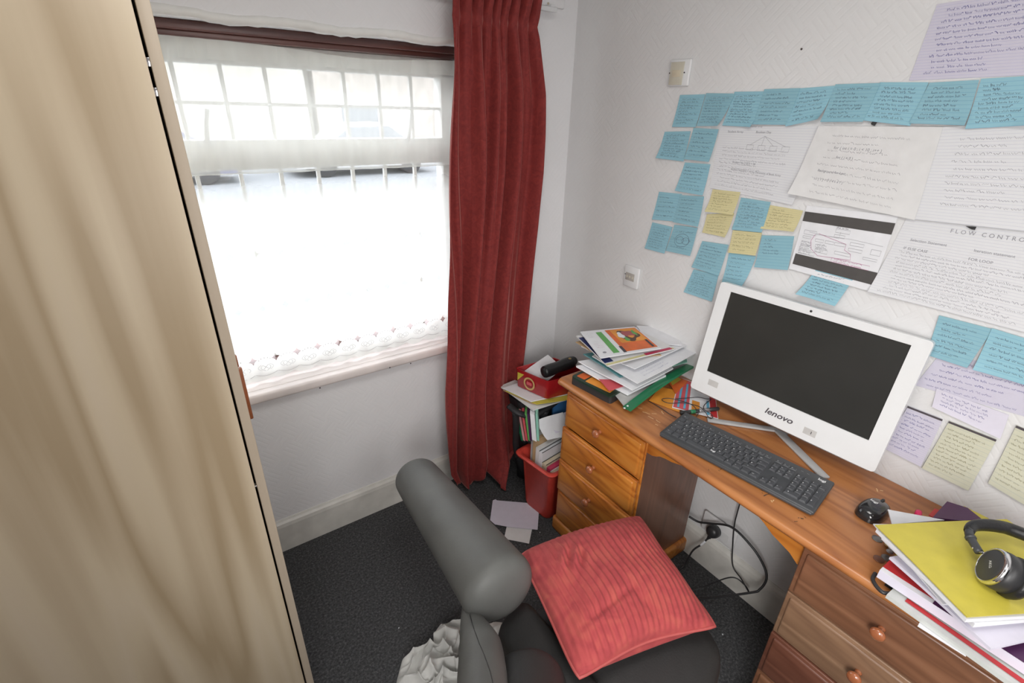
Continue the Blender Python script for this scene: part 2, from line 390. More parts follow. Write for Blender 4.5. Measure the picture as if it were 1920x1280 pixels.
# cushion chenille
m, nt, b = newmat('coral_chenille'); L = nt.links
tc = N(nt, 'ShaderNodeTexCoord'); n1 = N(nt, 'ShaderNodeTexNoise'); n1.inputs['Scale'].default_value = 25; n1.inputs['Detail'].default_value = 5; n1.inputs['Distortion'].default_value = .8
L.new(tc.outputs['Object'], n1.inputs['Vector'])
r = ramp(nt, [(.3, (.30, .036, .042)), (.5, (.38, .054, .056)), (.75, (.43, .085, .066))]); L.new(n1.outputs['Fac'], r.inputs[0]); L.new(r.outputs[0], b.inputs['Base Color'])
b.inputs['Roughness'].default_value = .85; b.inputs['Sheen Weight'].default_value = .15; b.inputs['Sheen Tint'].default_value = (1, .5, .45, 1)
M['chenille'] = m

# ------------------------------------------------------------------ the room
X0, Y0, ZC = -2.05, -2.62, 2.40
g = G(); g.box(((X0)/2, Y0/2, -.05), (-X0+.4, -Y0+.4, .1)); obj('floor', g, M['carpet'], kind='structure')
g = G(); g.box((X0/2, Y0/2, ZC+.05), (-X0+.4, -Y0+.4, .1)); obj('ceiling', g, M['ceiling'], kind='structure')
g = G(); g.box((.1, Y0/2, ZC/2), (.2, -Y0+.4, ZC)); obj('wall_right', g, M['wall_r'], kind='structure')
g = G(); g.box((X0-.1, Y0/2, ZC/2), (.2, -Y0+.4, ZC)); obj('wall_left', g, M['wall_r'], kind='structure')
g = G(); g.box((X0/2, Y0-.1, ZC/2), (-X0, .2, ZC)); obj('wall_near', g, M['wall_f'], kind='structure')
# far wall with the window opening
OL, OR, OB, OT = -1.86, -.493, .745, 1.838
g = G()
for (x0, x1, z0, z1) in ((X0, OL, 0, ZC), (OR, 0, 0, ZC), (OL, OR, 0, OB-.035), (OL, OR, OT, ZC)):
    g.box(((x0+x1)/2, .1, (z0+z1)/2), (x1-x0, .2, z1-z0))
obj('wall_far', g, M['wall_f'], kind='structure')
g = G()                                         # rough white plaster arris round the head of the opening
pts = [(OL+.0 + (OR-OL)*i/60, -.002-.001*rnd.random(), OT+.004-.004*rnd.random()-.004*math.sin(i*.5)) for i in range(61)]
g.tube([(p[0], .006, p[2]+.008) for p in pts], [.013+.002*rnd.random() for _ in pts], 8)
obj('trim_1', g, M['plaster'], kind='structure')
# window: frame, transom, lattice bars, stays, panes, sill
W = thing('window_1', ((OL+OR)/2, .11, OB), kind='structure')
WY = .10
def wbox(g, x0, x1, z0, z1, y0, y1, bev=.003, m=0): g.box(((x0+x1)/2, (y0+y1)/2, (z0+z1)/2), (x1-x0, y1-y0, z1-z0), bev=bev, m=m)
g = G(); wbox(g, OL, OR, 1.815, OT, .045, .17); wbox(g, OL, OR, 1.800, 1.816, .06, .17); obj('head_frame', g, M['mahog'], W, label='dark mahogany head of the window frame')
g = G(); wbox(g, OL, OR, OB, .80, .085, .17); obj('bottom_rail', g, M['mahog'], W)
g = G(); wbox(g, OL, OR, 1.742, 1.80, WY, .16); wbox(g, OR-.052, OR, .80, 1.80, WY, .16); wbox(g, OL, OL+.05, .80, 1.80, WY, .16)
obj('frame', g, M['upvc'], W)
g = G(); wbox(g, OL+.05, OR-.05, 1.455, 1.542, WY-.012, .16, .006); obj('transom', g, M['upvc'], W)
g = G()
xs = [-1.013+.119*k for k in range(-6, 4)]
for x in xs:
    if OL+.06 < x < OR-.06: wbox(g, x-.006, x+.006, .80, 1.742, .115, .13, .002)
wbox(g, OL+.05, OR-.05, 1.636, 1.646, .113, .132, .002)
obj('lattice_bars', g, M['upvc'], W)
for x in (-1.315, -.68):
    g = G(); g.tube([(x-.012, .085, 1.535), (x-.006, .075, 1.58), (x+.006, .08, 1.625)], [.008, .006, .007], 8); g.box((x-.012, .09, 1.53), (.05, .012, .014), bev=.003)
    obj('stay', g, M['white'], W)
g = G(); g.add([(OL+.05, .122, .80), (OR-.05, .122, .80), (OR-.05, .122, 1.742), (OL+.05, .122, 1.742)], [[0, 1, 2, 3]]); obj('pane', g, M['glass'], W)
g = G(); wbox(g, OL-.04, -.45, OB-.036, OB, -.042, .0, .009); wbox(g, OL, OR, OB-.036, OB, -.005, .17, .002)
for u, v in ((600, 727), (770, 681), (731, 689)):
    p = at(u, v, 1, -.043); g.lathe([(.0028, 0), (.0028, .001)], p+Vector((0, .0005, 0)), (0, -1, 0), 8, m=1)
obj('window_sill', g, [M['sill'], M['inkb']], W, label='white painted window sill with a pinkish reflection in its colour')
# baseboards
HS = .151
def skirting(name, a, b_, nrm, cuts=None):
    g = G(); a = Vector(a); b_ = Vector(b_); n = Vector(nrm)
    prof = [(0, 0), (.016, 0), (.016, HS-.03), (.013, HS-.016), (.007, HS-.008), (.003, HS), (0, HS)]
    loop = [a+n*p+Vector((0, 0, z)) for p, z in prof]; g.prism(loop, b_-a)
    return obj(name, g, M['skirt'], kind='structure')
skirting('baseboard_far', (X0, 0, 0), (0, 0, 0), (0, -1, 0))
skirting('baseboard_right', (0, 0, 0), (0, Y0, 0), (-1, 0, 0))
skirting('baseboard_left', (X0, 0, 0), (X0, Y0, 0), (1, 0, 0))
# unseen ceiling lamp fitting, added to go with the fill light up there
t = thing('added_ceiling_light', (-1.25, -1.45, 2.40), 'added round white ceiling light, out of view, in the middle of the room', 'ceiling light')
g = G(); g.lathe([(.17, -.02), (.18, 0), (.18, .02)], (-1.25, -1.45, 2.38), (0, 0, 1), 32); obj('base', g, M['white'], t)
m, nt, b = newmat('lamp_diffuser'); b.inputs['Emission Color'].default_value = (1, .96, .9, 1); b.inputs['Emission Strength'].default_value = 4; M['lampd'] = m
g = G(); g.lathe([(.02, -.08), (.10, -.07), (.155, -.035), (.165, 0)], (-1.25, -1.45, 2.36), (0, 0, 1), 32); obj('diffuser', g, M['lampd'], t)

# ------------------------------------------------------------------ outside: forecourt, road, houses, cars
M['pave'] = plain('grey_paving', (.13, .14, .15), .8, bump=.2, bs=8)
M['render'] = plain('cream_render', (.38, .37, .33), .8, vs=1)
M['brick'] = plain('buff_brick', (.34, .31, .28), .8, var=.2, vs=3)
M['roof'] = plain('slate_roof', (.16, .17, .19), .7)
M['dglass'] = plain('house_window_glass', (.10, .12, .15), .2)
g = G(); g.box((0, 22, -.35), (80, 43.4, .1)); obj('ground_outside', g, M['pave'], kind='structure')
def house(x, name='house', lab='', mat=None):
    t = thing(name, (x, 20, -.3), lab, 'house', 'houses across the road')
    g = G(); g.box((x, 23, 2.4), (7.4, 6, 5.4)); obj('wall', g, mat, t)
    g = G(); g.prism([(x-3.8, 19.8, 5.1), (x-3.8, 26.2, 5.1), (x-3.8, 23, 7.4)], (7.6, 0, 0)); obj('roof', g, M['roof'], t)
    for dx, z, w, h in ((-2, .9, 1.8, 1.4), (-2, 3.7, 1.8, 1.3), (1.9, 3.7, 1.5, 1.3)):
        g = G(); g.box((x+dx, 19.97, z), (w, .12, h), bev=.02); f = obj('window', g, M['white'], t)
        g = G(); g.box((x+dx, 19.92, z), (w-.25, .06, h-.25)); obj('pane', g, M['dglass'], f)
    g = G(); g.box((x+1.9, 19.95, .75), (1.0, .12, 2.1), bev=.02); obj('door', g, M['render'], t)
house(0.5, lab='cream rendered house across the road seen through the net', mat=M['render'])
house(8.2, lab='buff brick house across the road, right of the cream one', mat=M['brick'])
house(-7.2, lab='cream rendered house across the road, left of the others', mat=M['render'])
def carx(x, y, body, lab):
    t = thing('parked_car', (x, y, -.3), lab, 'car', 'cars parked across the road')
    prof = [(-2.1, .25), (-2.1, .75), (-1.7, .88), (-1.1, .95), (-.55, 1.38), (.7, 1.42), (1.35, .98), (2.0, .88), (2.12, .6), (2.1, .25)]
    g = G(); g.prism([(x+a, y, -.3+b_) for a, b_ in prof], (0, 1.65, 0)); obj('body', g, body, t)
    g = G(); g.prism([(x+a, y-.02, -.3+b_) for a, b_ in [(-1.0, .98), (-.52, 1.32), (.65, 1.35), (1.2, .99)]], (0, 1.69, 0)); obj('side_glass', g, M['dglass'], t)
    for dx in (-1.3, 1.3):
        g = G(); g.lathe([(.31, 0), (.31, 1.7)], (x+dx, y-.03, .01), (0, 1, 0), 20); obj('wheel', g, M['black'], t)
carx(-1.6, 13.0, M['navy'], 'dark blue car parked across the road, behind the window lattice')
carx(4.0, 13.3, M['steel'], 'silver car parked across the road, right of the dark blue one')

# ------------------------------------------------------------------ wardrobe
t = thing('wardrobe', (-1.73, -.38, 0), 'tall pale birch wardrobe filling the left edge, beside the window', 'wardrobe')
wy0, wy1, wx = -.70, -.06, -1.4555
g = G(); g.box((-1.455-.285, wy0+.009, 1.05), (.57, .018, 2.1), bev=.0008); obj('side_panel', g, M['birch'], t)
g = G(); g.box((-1.455-.285, wy1-.009, 1.05), (.57, .018, 2.1), bev=.0008); obj('side_panel', g, M['birch'], t)
g = G(); g.box((-1.74, (wy0+wy1)/2, 2.09), (.568, wy1-wy0-.036, .018)); obj('top_panel', g, M['birch'], t)
g = G(); g.box((-1.74, (wy0+wy1)/2, .07), (.568, wy1-wy0-.036, .018)); obj('bottom_panel', g, M['birch'], t)
g = G(); g.box((-2.02, (wy0+wy1)/2, 1.08), (.006, wy1-wy0-.036, 2.0)); obj('back_panel', g, M['birch'], t)
g = G(); g.box((-1.475, (wy0+wy1)/2, .03), (.016, wy1-wy0-.038, .06)); obj('plinth', g, M['birch_e'], t)
for a, b_, hy in ((wy0+.001, -.382, -.42), (-.378, wy1-.001, -.34)):
    g = G(); g.box((-1.4415, (a+b_)/2, 1.085), (.018, b_-a, 2.03), bev=.0012); d = obj('door', g, M['birch_e'], t)
    g = G(); g.box((-1.421, hy, .967), (.026, .012, .154), bev=.003); obj('handle', g, M['pine_k'], d, label='reddish brown wooden pull')
    if a < -.6:
        for z in (1.70, 1.66, .885):
            g = G(); g.box((-1.453, wy0+.006, z), (.0045, .010, .012 if z > 1 else .004), bev=.0005); obj('hinge', g, M['chrome'], d)

# ------------------------------------------------------------------ curtain rail and curtain
t = thing('curtain_rail', (-1.1, -.045, 1.985), 'thin white curtain rail fixed above the window behind the red curtain', 'curtain rail')
g = G(); g.box((-1.02, -.05, 1.975), (1.75, .012, .016), bev=.003); obj('rail', g, M['white'], t)
g = G(); g.box((-.17, -.006, 2.015), (.19, .012, .05), bev=.004); obj('mounting_batten', g, M['wall_f'], t)
g = G(); g.lathe([(.005, 0), (.004, .002)], at(1028, 7, 1, -.012), (0, -1, 0), 10); obj('screw', g, M['cream'], t)
for x in (-.16, -1.0, -1.85):
    g = G(); g.box((x, -.03, 1.985), (.02, .04, .014), bev=.002); obj('bracket', g, M['white'], t)

zs = [.02, .10, .234, .54, .84, 1.22, 1.43, 1.70, 1.905, 2.01]
xl = [-.640, -.668, -.672, -.671, -.664, -.648, -.632, -.612, -.604, -.596]
xr = [-.400, -.330, -.305, -.298, -.268, -.240, -.231, -.238, -.272, -.255]
def curtP(u, v):
    z = lerp(2.00, .012, v)
    a, b_ = interp(z, zs, xl), interp(z, zs, xr)
    top_ = max(0, min(1, (z-1.55)/.4))
    ph1 = 2*PI*(8.5*u)
    uw = u+.035*math.sin(2.1*v*PI+5*u)+.02*math.sin(5*v+9*u)
    low = (math.sin(2*PI*4.3*uw+.6)+.55*math.sin(2*PI*7.1*uw+2.2*v+1)+.35*math.sin(2*PI*11.7*uw-3*v)*(.5+.5*math.sin(4*v+3*u)))/1.35
    low = math.copysign(abs(low)**.8, low)
    hi_ = math.sin(ph1)+.35*math.sin(2*ph1+1.3)
    w = lerp(low*1.25, hi_, top_**2)
    amp = lerp(.027, .014, top_)
    head = max(0, 1-abs(z-1.905)/.03)
    if z > 1.905: amp = .012+.014*(z-1.905)/.1
    y = -.100-amp*w*(1-.7*head)
    flare = max(0, (.32-z)/.32)
    y -= flare**1.5*.125*math.exp(-((u-.80)/.17)**2)+flare*.02*math.exp(-((u-.3)/.2)**2)
    x = lerp(a, b_, u)+.012*math.sin(6*u+4*v)*(u*(1-u)*4)
    zz = z
    if z < .25:
        lift = .055*(.5+.5*math.sin(2*PI*(u*1.9+.12)))*(1 if u < .72 else .35)+(.10*max(0, (u-.86)/.14))
        zz = z+lift*(1-z/.25)
    if z > 1.93: zz += .018*math.sin(ph1*.5)*(z-1.93)/.07+.02*(1-u)
    return Vector((x, y, max(.006, zz)))
g = G(); g.grid(curtP, 260, 150)
o = obj('curtain', g, M['velvet'], None, 'long dark red velvet curtain hanging right of the window', 'curtain')
solid(o, .003)
o.location.z = o.location.z

# ------------------------------------------------------------------ net curtains
def netP(x0, x1, ztop, zbot, y0, amp, seed, scal=0):
    def P(u, v):
        x = lerp(x0, x1, u); zt = ztop(x); z = lerp(zt, zbot, v)
        y = y0 + amp*math.sin(u*95+seed+1.5*math.sin(u*17+v)) + amp*.8*math.sin(u*23+2*v+seed)
        if scal and v > .985: z += scal*abs(math.sin(PI*(x/.0735+.5)))*-1+scal
        return Vector((x, y, z))
    return P
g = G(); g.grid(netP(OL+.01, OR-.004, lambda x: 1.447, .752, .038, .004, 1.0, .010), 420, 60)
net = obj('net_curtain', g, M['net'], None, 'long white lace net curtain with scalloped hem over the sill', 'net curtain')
g = G()                                           # embroidered outlines near the hem: heart flowers and scallops
def netpt(x, z): return Vector((x, .0315, z))
x = -1.40
k0 = math.floor(-1.40/.0735)
for k in range(19):
    x = (k0+k+.0)*.0735+.0185
    if x > OR-.03: break
    for sgn in (-1, 1):
        pts = []
        for i in range(13):
            a = i/12*PI*1.25; pts.append(netpt(x+sgn*(.002+.014*math.sin(a)), .792+.034*i/12*(1.0 if i < 8 else 0)+(.034*8/12-(i-8)*.004 if i >= 8 else 0)))
        g.ribbon(pts, .0011, (0, -1, 0))
        g.ribbon([netpt(x+sgn*(.013+.012*math.sin(i/8*PI)), .795+.022*i/8) for i in range(9)], .0010, (0, -1, 0))
    for i in range(5):
        a = (i-2)*.5; g.ribbon([netpt(x+math.sin(a)*.020, .828+math.cos(a)*.012), netpt(x+math.sin(a)*.024, .828+math.cos(a)*.016)], .0022, (0, -1, 0))
    g.ribbon([netpt(x-.036+.072*i/10, .783-.010*math.sin(i/10*PI)) for i in range(11)], .0012, (0, -1, 0))
obj('embroidery', g, M['thread'], net)
g = G(); g.grid(netP(OL+.012, OR-.006, lambda x: 1.796-.018*math.exp(-((x+.85)/.22)**2), 1.452, .022, .0045, 3.0), 420, 30)
o = obj('net_curtain', g, M['net_top'], None, 'short cream voile net hanging across the top of the window', 'net curtain')
g = G(); g.grid(netP(OL+.012, OR-.006, lambda x: 1.456, 1.451, .0195, .0045, 3.0), 420, 3); obj('hem', g, M['net_top'], o)
g = G(); g.grid(netP(OL+.012, OR-.006, lambda x: 1.796-.018*math.exp(-((x+.85)/.22)**2), 1.748, .0185, .0035, 5.0), 420, 6); obj('heading', g, M['net_top'], o)

# ------------------------------------------------------------------ desk
DY0, DY1, DX, DZ = -.515, -1.905, -.419, .75
t = thing('desk', (-.2, -1.19, 0), 'orange pine desk with drawers at both ends, against the right wall', 'desk')
g = G()                                          # top with rounded nose
nose = []
for i in range(9):
    a = PI/2+PI*i/8; nose.append((DX+.013+.013*math.cos(a), .737+.013*math.sin(a)))
prof = [(-.003, .75)] + nose + [(DX+.022, .722), (-.003, .722)]
r_ = .0
g.prism([(x, DY0, z) for x, z in prof], (0, DY1-DY0, 0))
g.tube([(DX+.02, DY0+.0, .737), (-.01, DY0+.0, .737)], .013, 10)
g.tube([(DX+.012, DY0-.002, .737), (DX+.010, DY0-.01, .737)], .0125, 10)
o = obj('desktop', g, M['pine_t'], t); autosm(o, 40)
g = G()                                          # worn marks on the top
for u, v, a, l in ((1205, 772, .3, 14), (1215, 780, .5, 12), (1222, 775, .1, 9), (1230, 787, .6, 10), (1240, 770, 1.0, 7), (1196, 764, .2, 8), (1228, 795, .4, 6), (1643, 915, 1.2, 7), (1650, 919, .2, 6), (1446, 938, 1.1, 4), (1449, 940, -.9, 4)):
    p = at(u, v, 2, DZ); q = at(u+l*math.cos(a), v+l*math.sin(a), 2, DZ)
    g.ribbon([p.lerp(q, i/4)+Vector((rnd.uniform(-.001, .001), rnd.uniform(-.001, .001), 0)) for i in range(5)], .0022, (0, 0, 1))
obj('worn_marks', g, M['scratch'], t)
g = G()
for u, v, n_ in ((1432, 925, 6), (1500, 975, 5), (1340, 880, 3)):
    for i in range(n_):
        uu, vv = u+rnd.uniform(-12, 12), v+rnd.uniform(-5, 5)
        g.ribbon([at(uu, vv, 2, DZ), at(uu+rnd.uniform(-7, 7), vv+rnd.uniform(-3, 3), 2, DZ)], .0016, (0, 0, 1))
obj('scuff_marks', g, M['scuff'], t)
PX = -.372                                       # carcass front plane
def pedestal(ya, yb, mat, dmats, rows, openf=()):
    for y in (ya-.009, yb+.009):
        g = G(); g.box(((PX-.02)/2, y, .395), (-PX-.02, .018, .654)); obj('side_panel', g, M['pine_x'], t)
    g = G(); g.box((-.03, (ya+yb)/2, .395), (.008, ya-yb-.04, .654)); obj('back_panel', g, M['pine_x'], t)
    g = G(); g.box(((PX-.02)/2-.004, (ya+yb)/2, .035), (-PX-.02+.012+.03, ya-yb+.03, .07), bev=.012, seg=3); obj('plinth', g, mat, t)
    g = G(); g.box((PX+.006, ya-.010, .395), (.02, .02, .654), bev=.003); g.box((PX+.006, yb+.010, .395), (.02, .02, .654), bev=.003)
    for z in rows: g.box((PX+.008, (ya+yb)/2, z), (.016, ya-yb-.03, .014))
    obj('front_frame', g, mat, t)
    for i in range(4):
        z1, z0 = rows[i]-.002, rows[i+1]+.002
        dx = openf[i] if i < len(openf) else 0
        xf = PX-.018-dx
        g = G(); yw = ya-yb-.006; yc = (ya+yb)/2
        g.box((xf+.011, yc, (z0+z1)/2), (.014, yw, z1-z0), bev=.003, seg=2)
        g.box((xf+.006, yc, (z0+z1)/2), (.016, yw-.022, z1-z0-.018), bev=.006, seg=3)
        d = obj('drawer', g, dmats[i], t)
        if dx > 0.003:
            g = G(); 
            for y in (ya-.03, yb+.03): g.box((xf+.018+.1, y, (z0+z1)/2), (.2, .012, z1-z0-.03))
            obj('drawer_side', g, M['pine_x'], d)
        g = G(); c = Vector((xf-.001, yc, (z0+z1)/2+.007))
        g.lathe([(.009, 0), (.007, .004), (.0065, .010), (.010, .014), (.0145, .019), (.0155, .023), (.0135, .028), (.007, .031), (.001, .0315)], c, (-1, 0, 0), 24)
        obj('knob', g, M['pine_k'], d)
pedestal(-.532, -.915, M['pine'], [M['pine']]*4, (.698, .543, .389, .232, .075), (0, .010, .012, .006))
pedestal(-1.412, -1.80, M['pine_shade'], [M['pine_shade'], M['pine_shade2'], M['pine_shade3'], M['pine_shade']], (.705, .549, .391, .229, .075), (0, .0, .004, 0))
g = G()                                          # arched apron across the knee hole
poly = [(PX, -.915, .722), (PX, -.915, .655)]
for y, z in ((-.935, .656), (-.95, .662), (-.965, .672), (-.985, .677), (-1.01, .680), (-1.04, .690), (-1.10, .698), (-1.18, .702), (-1.24, .700), (-1.285, .694), (-1.31, .682), (-1.335, .666), (-1.36, .657), (-1.385, .648), (-1.412, .628)): poly.append((PX, y, z))
poly.append((PX, -1.412, .722)); g.prism(poly, (.018, 0, 0)); obj('apron', g, M['pine'], t)
g = G(); g.box((-.02, -1.163, .60), (.016, .49, .2)); obj('back_rail', g, M['pine_x'], t)

# ------------------------------------------------------------------ paper on the wall: notes, sheets, cards
def quadP(c, nrm, off, curl):
    TL, TR, BR, BL = [Vector(p) for p in c]; nrm = Vector(nrm); cb, cl, cr_ = curl
    def P(s, q):                       # s: 0..1 left-right, q: 0..1 top-bottom
        p = (TL*(1-s)+TR*s)*(1-q)+(BL*(1-s)+BR*s)*q
        k = cb*max(0, q-.3)**2/.49 + cl*(max(0, q-.5)*2)**2*(max(0, .5-s)*2)**2 + cr_*(max(0, q-.5)*2)**2*(max(0, s-.5)*2)**2
        return p+nrm*(off+k)
    return P
def scribble(g, P, nrm, x0, x1, y0, y1, lines, w=.0009, amp=.28, dens=1.0, m=0, r=rnd, slope=0.0, fill=.85):
    # illegible joined-up handwriting in lines; stroke pitch is set in metres
    W_ = max(.004, (P(min(.99, x1), (y0+y1)/2)-P(x0, (y0+y1)/2)).length); ux = (x1-x0)/W_
    lh = (y1-y0)/lines; LH = lh*((P((x0+x1)/2, min(.99, y1))-P((x0+x1)/2, y0)).length/(y1-y0))
    hh = min(LH*.62, .0052)/max(LH, 1e-6)*lh
    for k in range(lines):
        y = y0+(k+.5)*lh; x = x0+r.uniform(0, .08)*(x1-x0); xe = x1-r.uniform(0, .5 if r.random() < .35 else .07)*(x1-x0)
        dr = r.uniform(-.15, .15)*lh
        while x < xe:
            wl = r.uniform(.005, .017)*ux
            if x+wl > xe: break
            pitch = r.uniform(.0009, .0014)*ux/dens; n = max(4, int(wl/pitch)); pts = []
            big = r.random() < .25
            for i in range(n):
                s = x+wl*i/(n-1)+r.uniform(-.3, .3)*pitch
                h = hh*(r.uniform(.15, .40) if i % 2 else -r.uniform(.15, .40))
                if r.random() < .18 or (big and i == 0): h = -abs(h)-hh*.35
                pts.append(P(min(.995, max(.005, s)), min(.99, max(.01, y+h+dr*(s-x0)/(x1-x0)+slope*(s-x0)))))
            g.ribbon(pts, w*r.uniform(.55, 1.0), nrm, m, h=.0005)
            x += wl+r.uniform(.0022, .0045)*ux
def wallsheet(name, px, mat, label, cat, layer, curl=(0, 0, 0), group=None, ink='inkb', text=None, lines=7, w=.0009, holes=None, plane=(0, 0), nrm=(-1, 0, 0), area_=(.08, .92, .12, .92), amp=.28, dens=1.0, slope=0):
    off = .0012+.0016*layer
    c = [at(u, v, plane[0], plane[1]-off if plane[0] == 0 else plane[1]+off) for u, v in px]
    P = quadP(c, nrm, 0, curl)
    g = G(); n = 12
    nv = Vector(nrm); g.grid(lambda s, q: P(s, q), n, n)
    g.grid(lambda s, q: P(s, q)-nv*.0003, n, n)
    for e in range(4):
        a = []
        for i in range(n):
            k = i/(n-1); s_, q_ = ((k, 0), (1, k), (1-k, 1), (0, 1-k))[e]; a += [P(s_, q_), P(s_, q_)-nv*.0003]
        g.add(a, [[2*i, 2*i+1, 2*i+3, 2*i+2] for i in range(n-1)])
    o = obj(name, g, mat, None, label, cat, group, recalc=False)
    me = o.data; uv = me.uv_layers.new(name='UVMap')
    for poly_ in me.polygons:
        for li in poly_.loop_indices:
            vi = me.loops[li].vertex_index % (n*n); uv.data[li].uv = ((vi % n)/(n-1), 1-(vi//n)/(n-1))
    if text is not False:
        g = G(); scribble(g, P, nrm, area_[0], area_[1], area_[2], area_[3], lines, w=w, amp=amp, dens=dens, slope=slope)
        if text: text(g, P)
        obj('handwriting', g, M[ink], o, recalc=False)
    return o, P
def cA(*q): return [(1180+x*.38542, y*.38542) for x, y in q]
def cB(*q): return [(1180+x*.35951, 130+y*.35951) for x, y in q]
def cC(*q): return [(1480+x*.33588, 130+y*.33588) for x, y in q]
def cD(*q): return [(1620+x*.28116, 560+y*.28116) for x, y in q]
NG = 'blue lined sticky notes on the right wall'
def note(px, col, label, layer=1, curl=(.004, 0, 0), lines=7, fulltext=None, area_=(.08, .92, .10, .92), dens=1):
    wallsheet('sticky_note', px, M[('note_b' if layer % 2 else 'note_b2') if col == 'b' else 'note_y'], label, 'sticky note', layer, curl, NG if col == 'b' else 'yellow lined sticky notes on the right wall', ink='ink_n' if col == 'b' else 'ink_y', lines=lines, w=.0010, area_=area_, dens=dens, text=fulltext)
M['ink_n'] = plain('ink_on_blue', (.10, .13, .18), .7); M['ink_y'] = plain('ink_on_yellow', (.30, .28, .16), .7)
top = 'blue sticky note in the long top row, '
note(cA((247, 462), (370, 458), (325, 618), (210, 617)), 'b', top+'leftmost, densely written', 1, (.003, 0, 0), 9)
note(cA((374, 453), (515, 455), (440, 612), (330, 613)), 'b', top+'second from left', 2, (.004, 0, .010), 10)
note(cA((512, 446), (658, 444), (600, 618), (455, 610)), 'b', top+'third from left, with curled lower right corner', 1, (.004, 0, .010), 11)
note(cA((657, 434), (832, 428), (765, 607), (600, 605)), 'b', top+'fourth from left, sparsely written', 2, (.004, 0, 0), 7)
note(cA((822, 430), (1005, 416), (930, 580), (763, 615)), 'b', top+'fifth, bottom edge lifting in a curve', 1, (.006, 0, .012), 7)
note(cA((1003, 410), (1222, 403), (1140, 592), (933, 593)), 'b', top+'sixth, hanging left of the black tape', 2, (.006, 0, 0), 8)
note(cA((1220, 400), (1457, 400), (1370, 612), (1135, 585)), 'b', top+'seventh, above the black tape', 1, (.006, 0, 0), 8)
note(cA((1460, 402), (1702, 388), (1640, 610), (1365, 600)), 'b', top+'eighth, second from the right edge', 2, (.006, 0, .008), 8)
note(cA((1712, 383), (1990, 366), (1935, 610), (1637, 627)), 'b', top+'rightmost, cut by the right edge', 1, (.006, 0, .01), 9)
note(cB((185, 325), (320, 322), (285, 480), (145, 462)), 'b', 'blue sticky note below the top row, left one of a pair', 1, (.003, .006, 0), 9)
note(cB((335, 305), (466, 312), (420, 482), (290, 468)), 'b', 'blue sticky note below the top row, right one of a pair', 2, (.006, 0, 0), 6)
note(cB((290, 485), (423, 495), (387, 657), (242, 632)), 'b', 'single blue sticky note under the pair, alone in its row', 1, (.006, 0, 0), 7)
note(cB((155, 638), (275, 650), (235, 792), (120, 782)), 'b', 'blue sticky note in the middle pair at left, its left note', 1, (.003, 0, 0), 5)
note(cB((262, 655), (390, 663), (362, 820), (230, 795)), 'b', 'blue sticky note in the middle pair at left, its right note', 2, (.005, 0, 0), 6)
note(cB((120, 797), (225, 822), (185, 960), (82, 932)), 'b', 'lowest far left blue sticky note, tilted and densely written', 1, (.003, 0, 0), 9)
def circ(g, P):
    for r0, cx in ((.30, .5), (.16, .42), (.15, .66)):
        g.ribbon([P(cx+r0*math.cos(a/12*2*PI), .52+r0*.8*math.sin(a/12*2*PI)) for a in range(13)], .0012, (-1, 0, 0))
note(cB((235, 810), (356, 826), (320, 972), (193, 945)), 'b', 'blue sticky note with a drawing of circles, lower left of wall', 2, (.004, 0, 0), 3, circ)
note(cB((405, 755), (548, 750), (505, 875), (382, 850)), 'y', 'yellow sticky note, lower of the overlapping left pair', 1, (.003, 0, .006), 6)
note(cB((435, 625), (580, 640), (545, 757), (403, 740)), 'y', 'yellow sticky note, upper of the overlapping left pair', 2, (.008, .004, 0), 7)
note(cB((583, 668), (737, 692), (693, 850), (537, 835)), 'b', 'blue sticky note between the three upper yellow notes', 2, (.004, 0, 0), 9)
note(cB((735, 708), (906, 737), (865, 845), (687, 830)), 'y', 'yellow sticky note at the right, beside the printed diagram', 1, (.005, 0, .006), 7)
note(cB((520, 955), (662, 975), (600, 1125), (487, 1108)), 'b', 'blue sticky note hanging under the lowest yellow note', 1, (.006, 0, .008), 6)
note(cB((540, 838), (692, 852), (660, 970), (517, 955)), 'y', 'yellow sticky note under the blue one, lowest of the four', 3, (.004, 0, 0), 5)
note(cB((692, 865), (860, 870), (830, 1045), (655, 1030)), 'b', 'blue sticky note with a short list, left of printed diagram', 2, (.005, 0, 0), 5, None, (.1, .7, .1, .6))
note(cB((335, 1042), (465, 1072), (432, 1210), (285, 1160)), 'b', 'lowest blue sticky note beside the monitor top left corner', 1, (.003, 0, 0), 9)
note(cB((380, 895), (517, 915), (470, 1075), (328, 1030)), 'b', 'blue sticky note just above the lowest one, left of monitor', 2, (.005, 0, 0), 7)

BS = 'large white sheets covered in handwriting on the right wall'
def heads(items, mm=0):
    def f(g, P):
        for s, q, size, body in items:
            p = P(s, q); ex = (P(min(1, s+.05), q)-p).normalized(); ey = (P(s, max(0, q-.05))-p).normalized()
            textg(g, body, size, p+Vector((-.0006, 0, 0)), ex, ey, mm)
    return f
def sheet1t(g, P):
    heads([(.10, .10, .009, 'Student Array'), (.40, .10, .009, 'Boolean Day'), (.33, .02, .007, 'Pointer array'), (.22, .55, .008, 'Student No [1][2] = 58'), (.22, .66, .0075, 'Student No[2][5] = Array Dimension of Book Array')])(g, P)
    for s in (.34, .46, .58, .70):
        g.ribbon([P(s, .27), P(s+.07, .27), P(s+.07, .34), P(s, .34), P(s, .27)], .0009, (-1, 0, 0))
        g.ribbon([P(.5, .14), P(s+.03, .27)], .0008, (-1, 0, 0))
A_ = dict(w=.0008, ink='ink')
M['ink'] = plain('grey_pencil', (.30, .30, .33), .7)
wallsheet('paper_sheet', [(1350, 236), (1545, 236), (1487, 384), (1331, 352)], M['sheet_l'], 'white handwritten sheet with box diagrams, leftmost of the large sheets', 'paper sheet', 0, (.002, 0, .004), BS, text=sheet1t, lines=11, area_=(.05, .8, .30, .95), amp=.2, dens=.8, **A_)
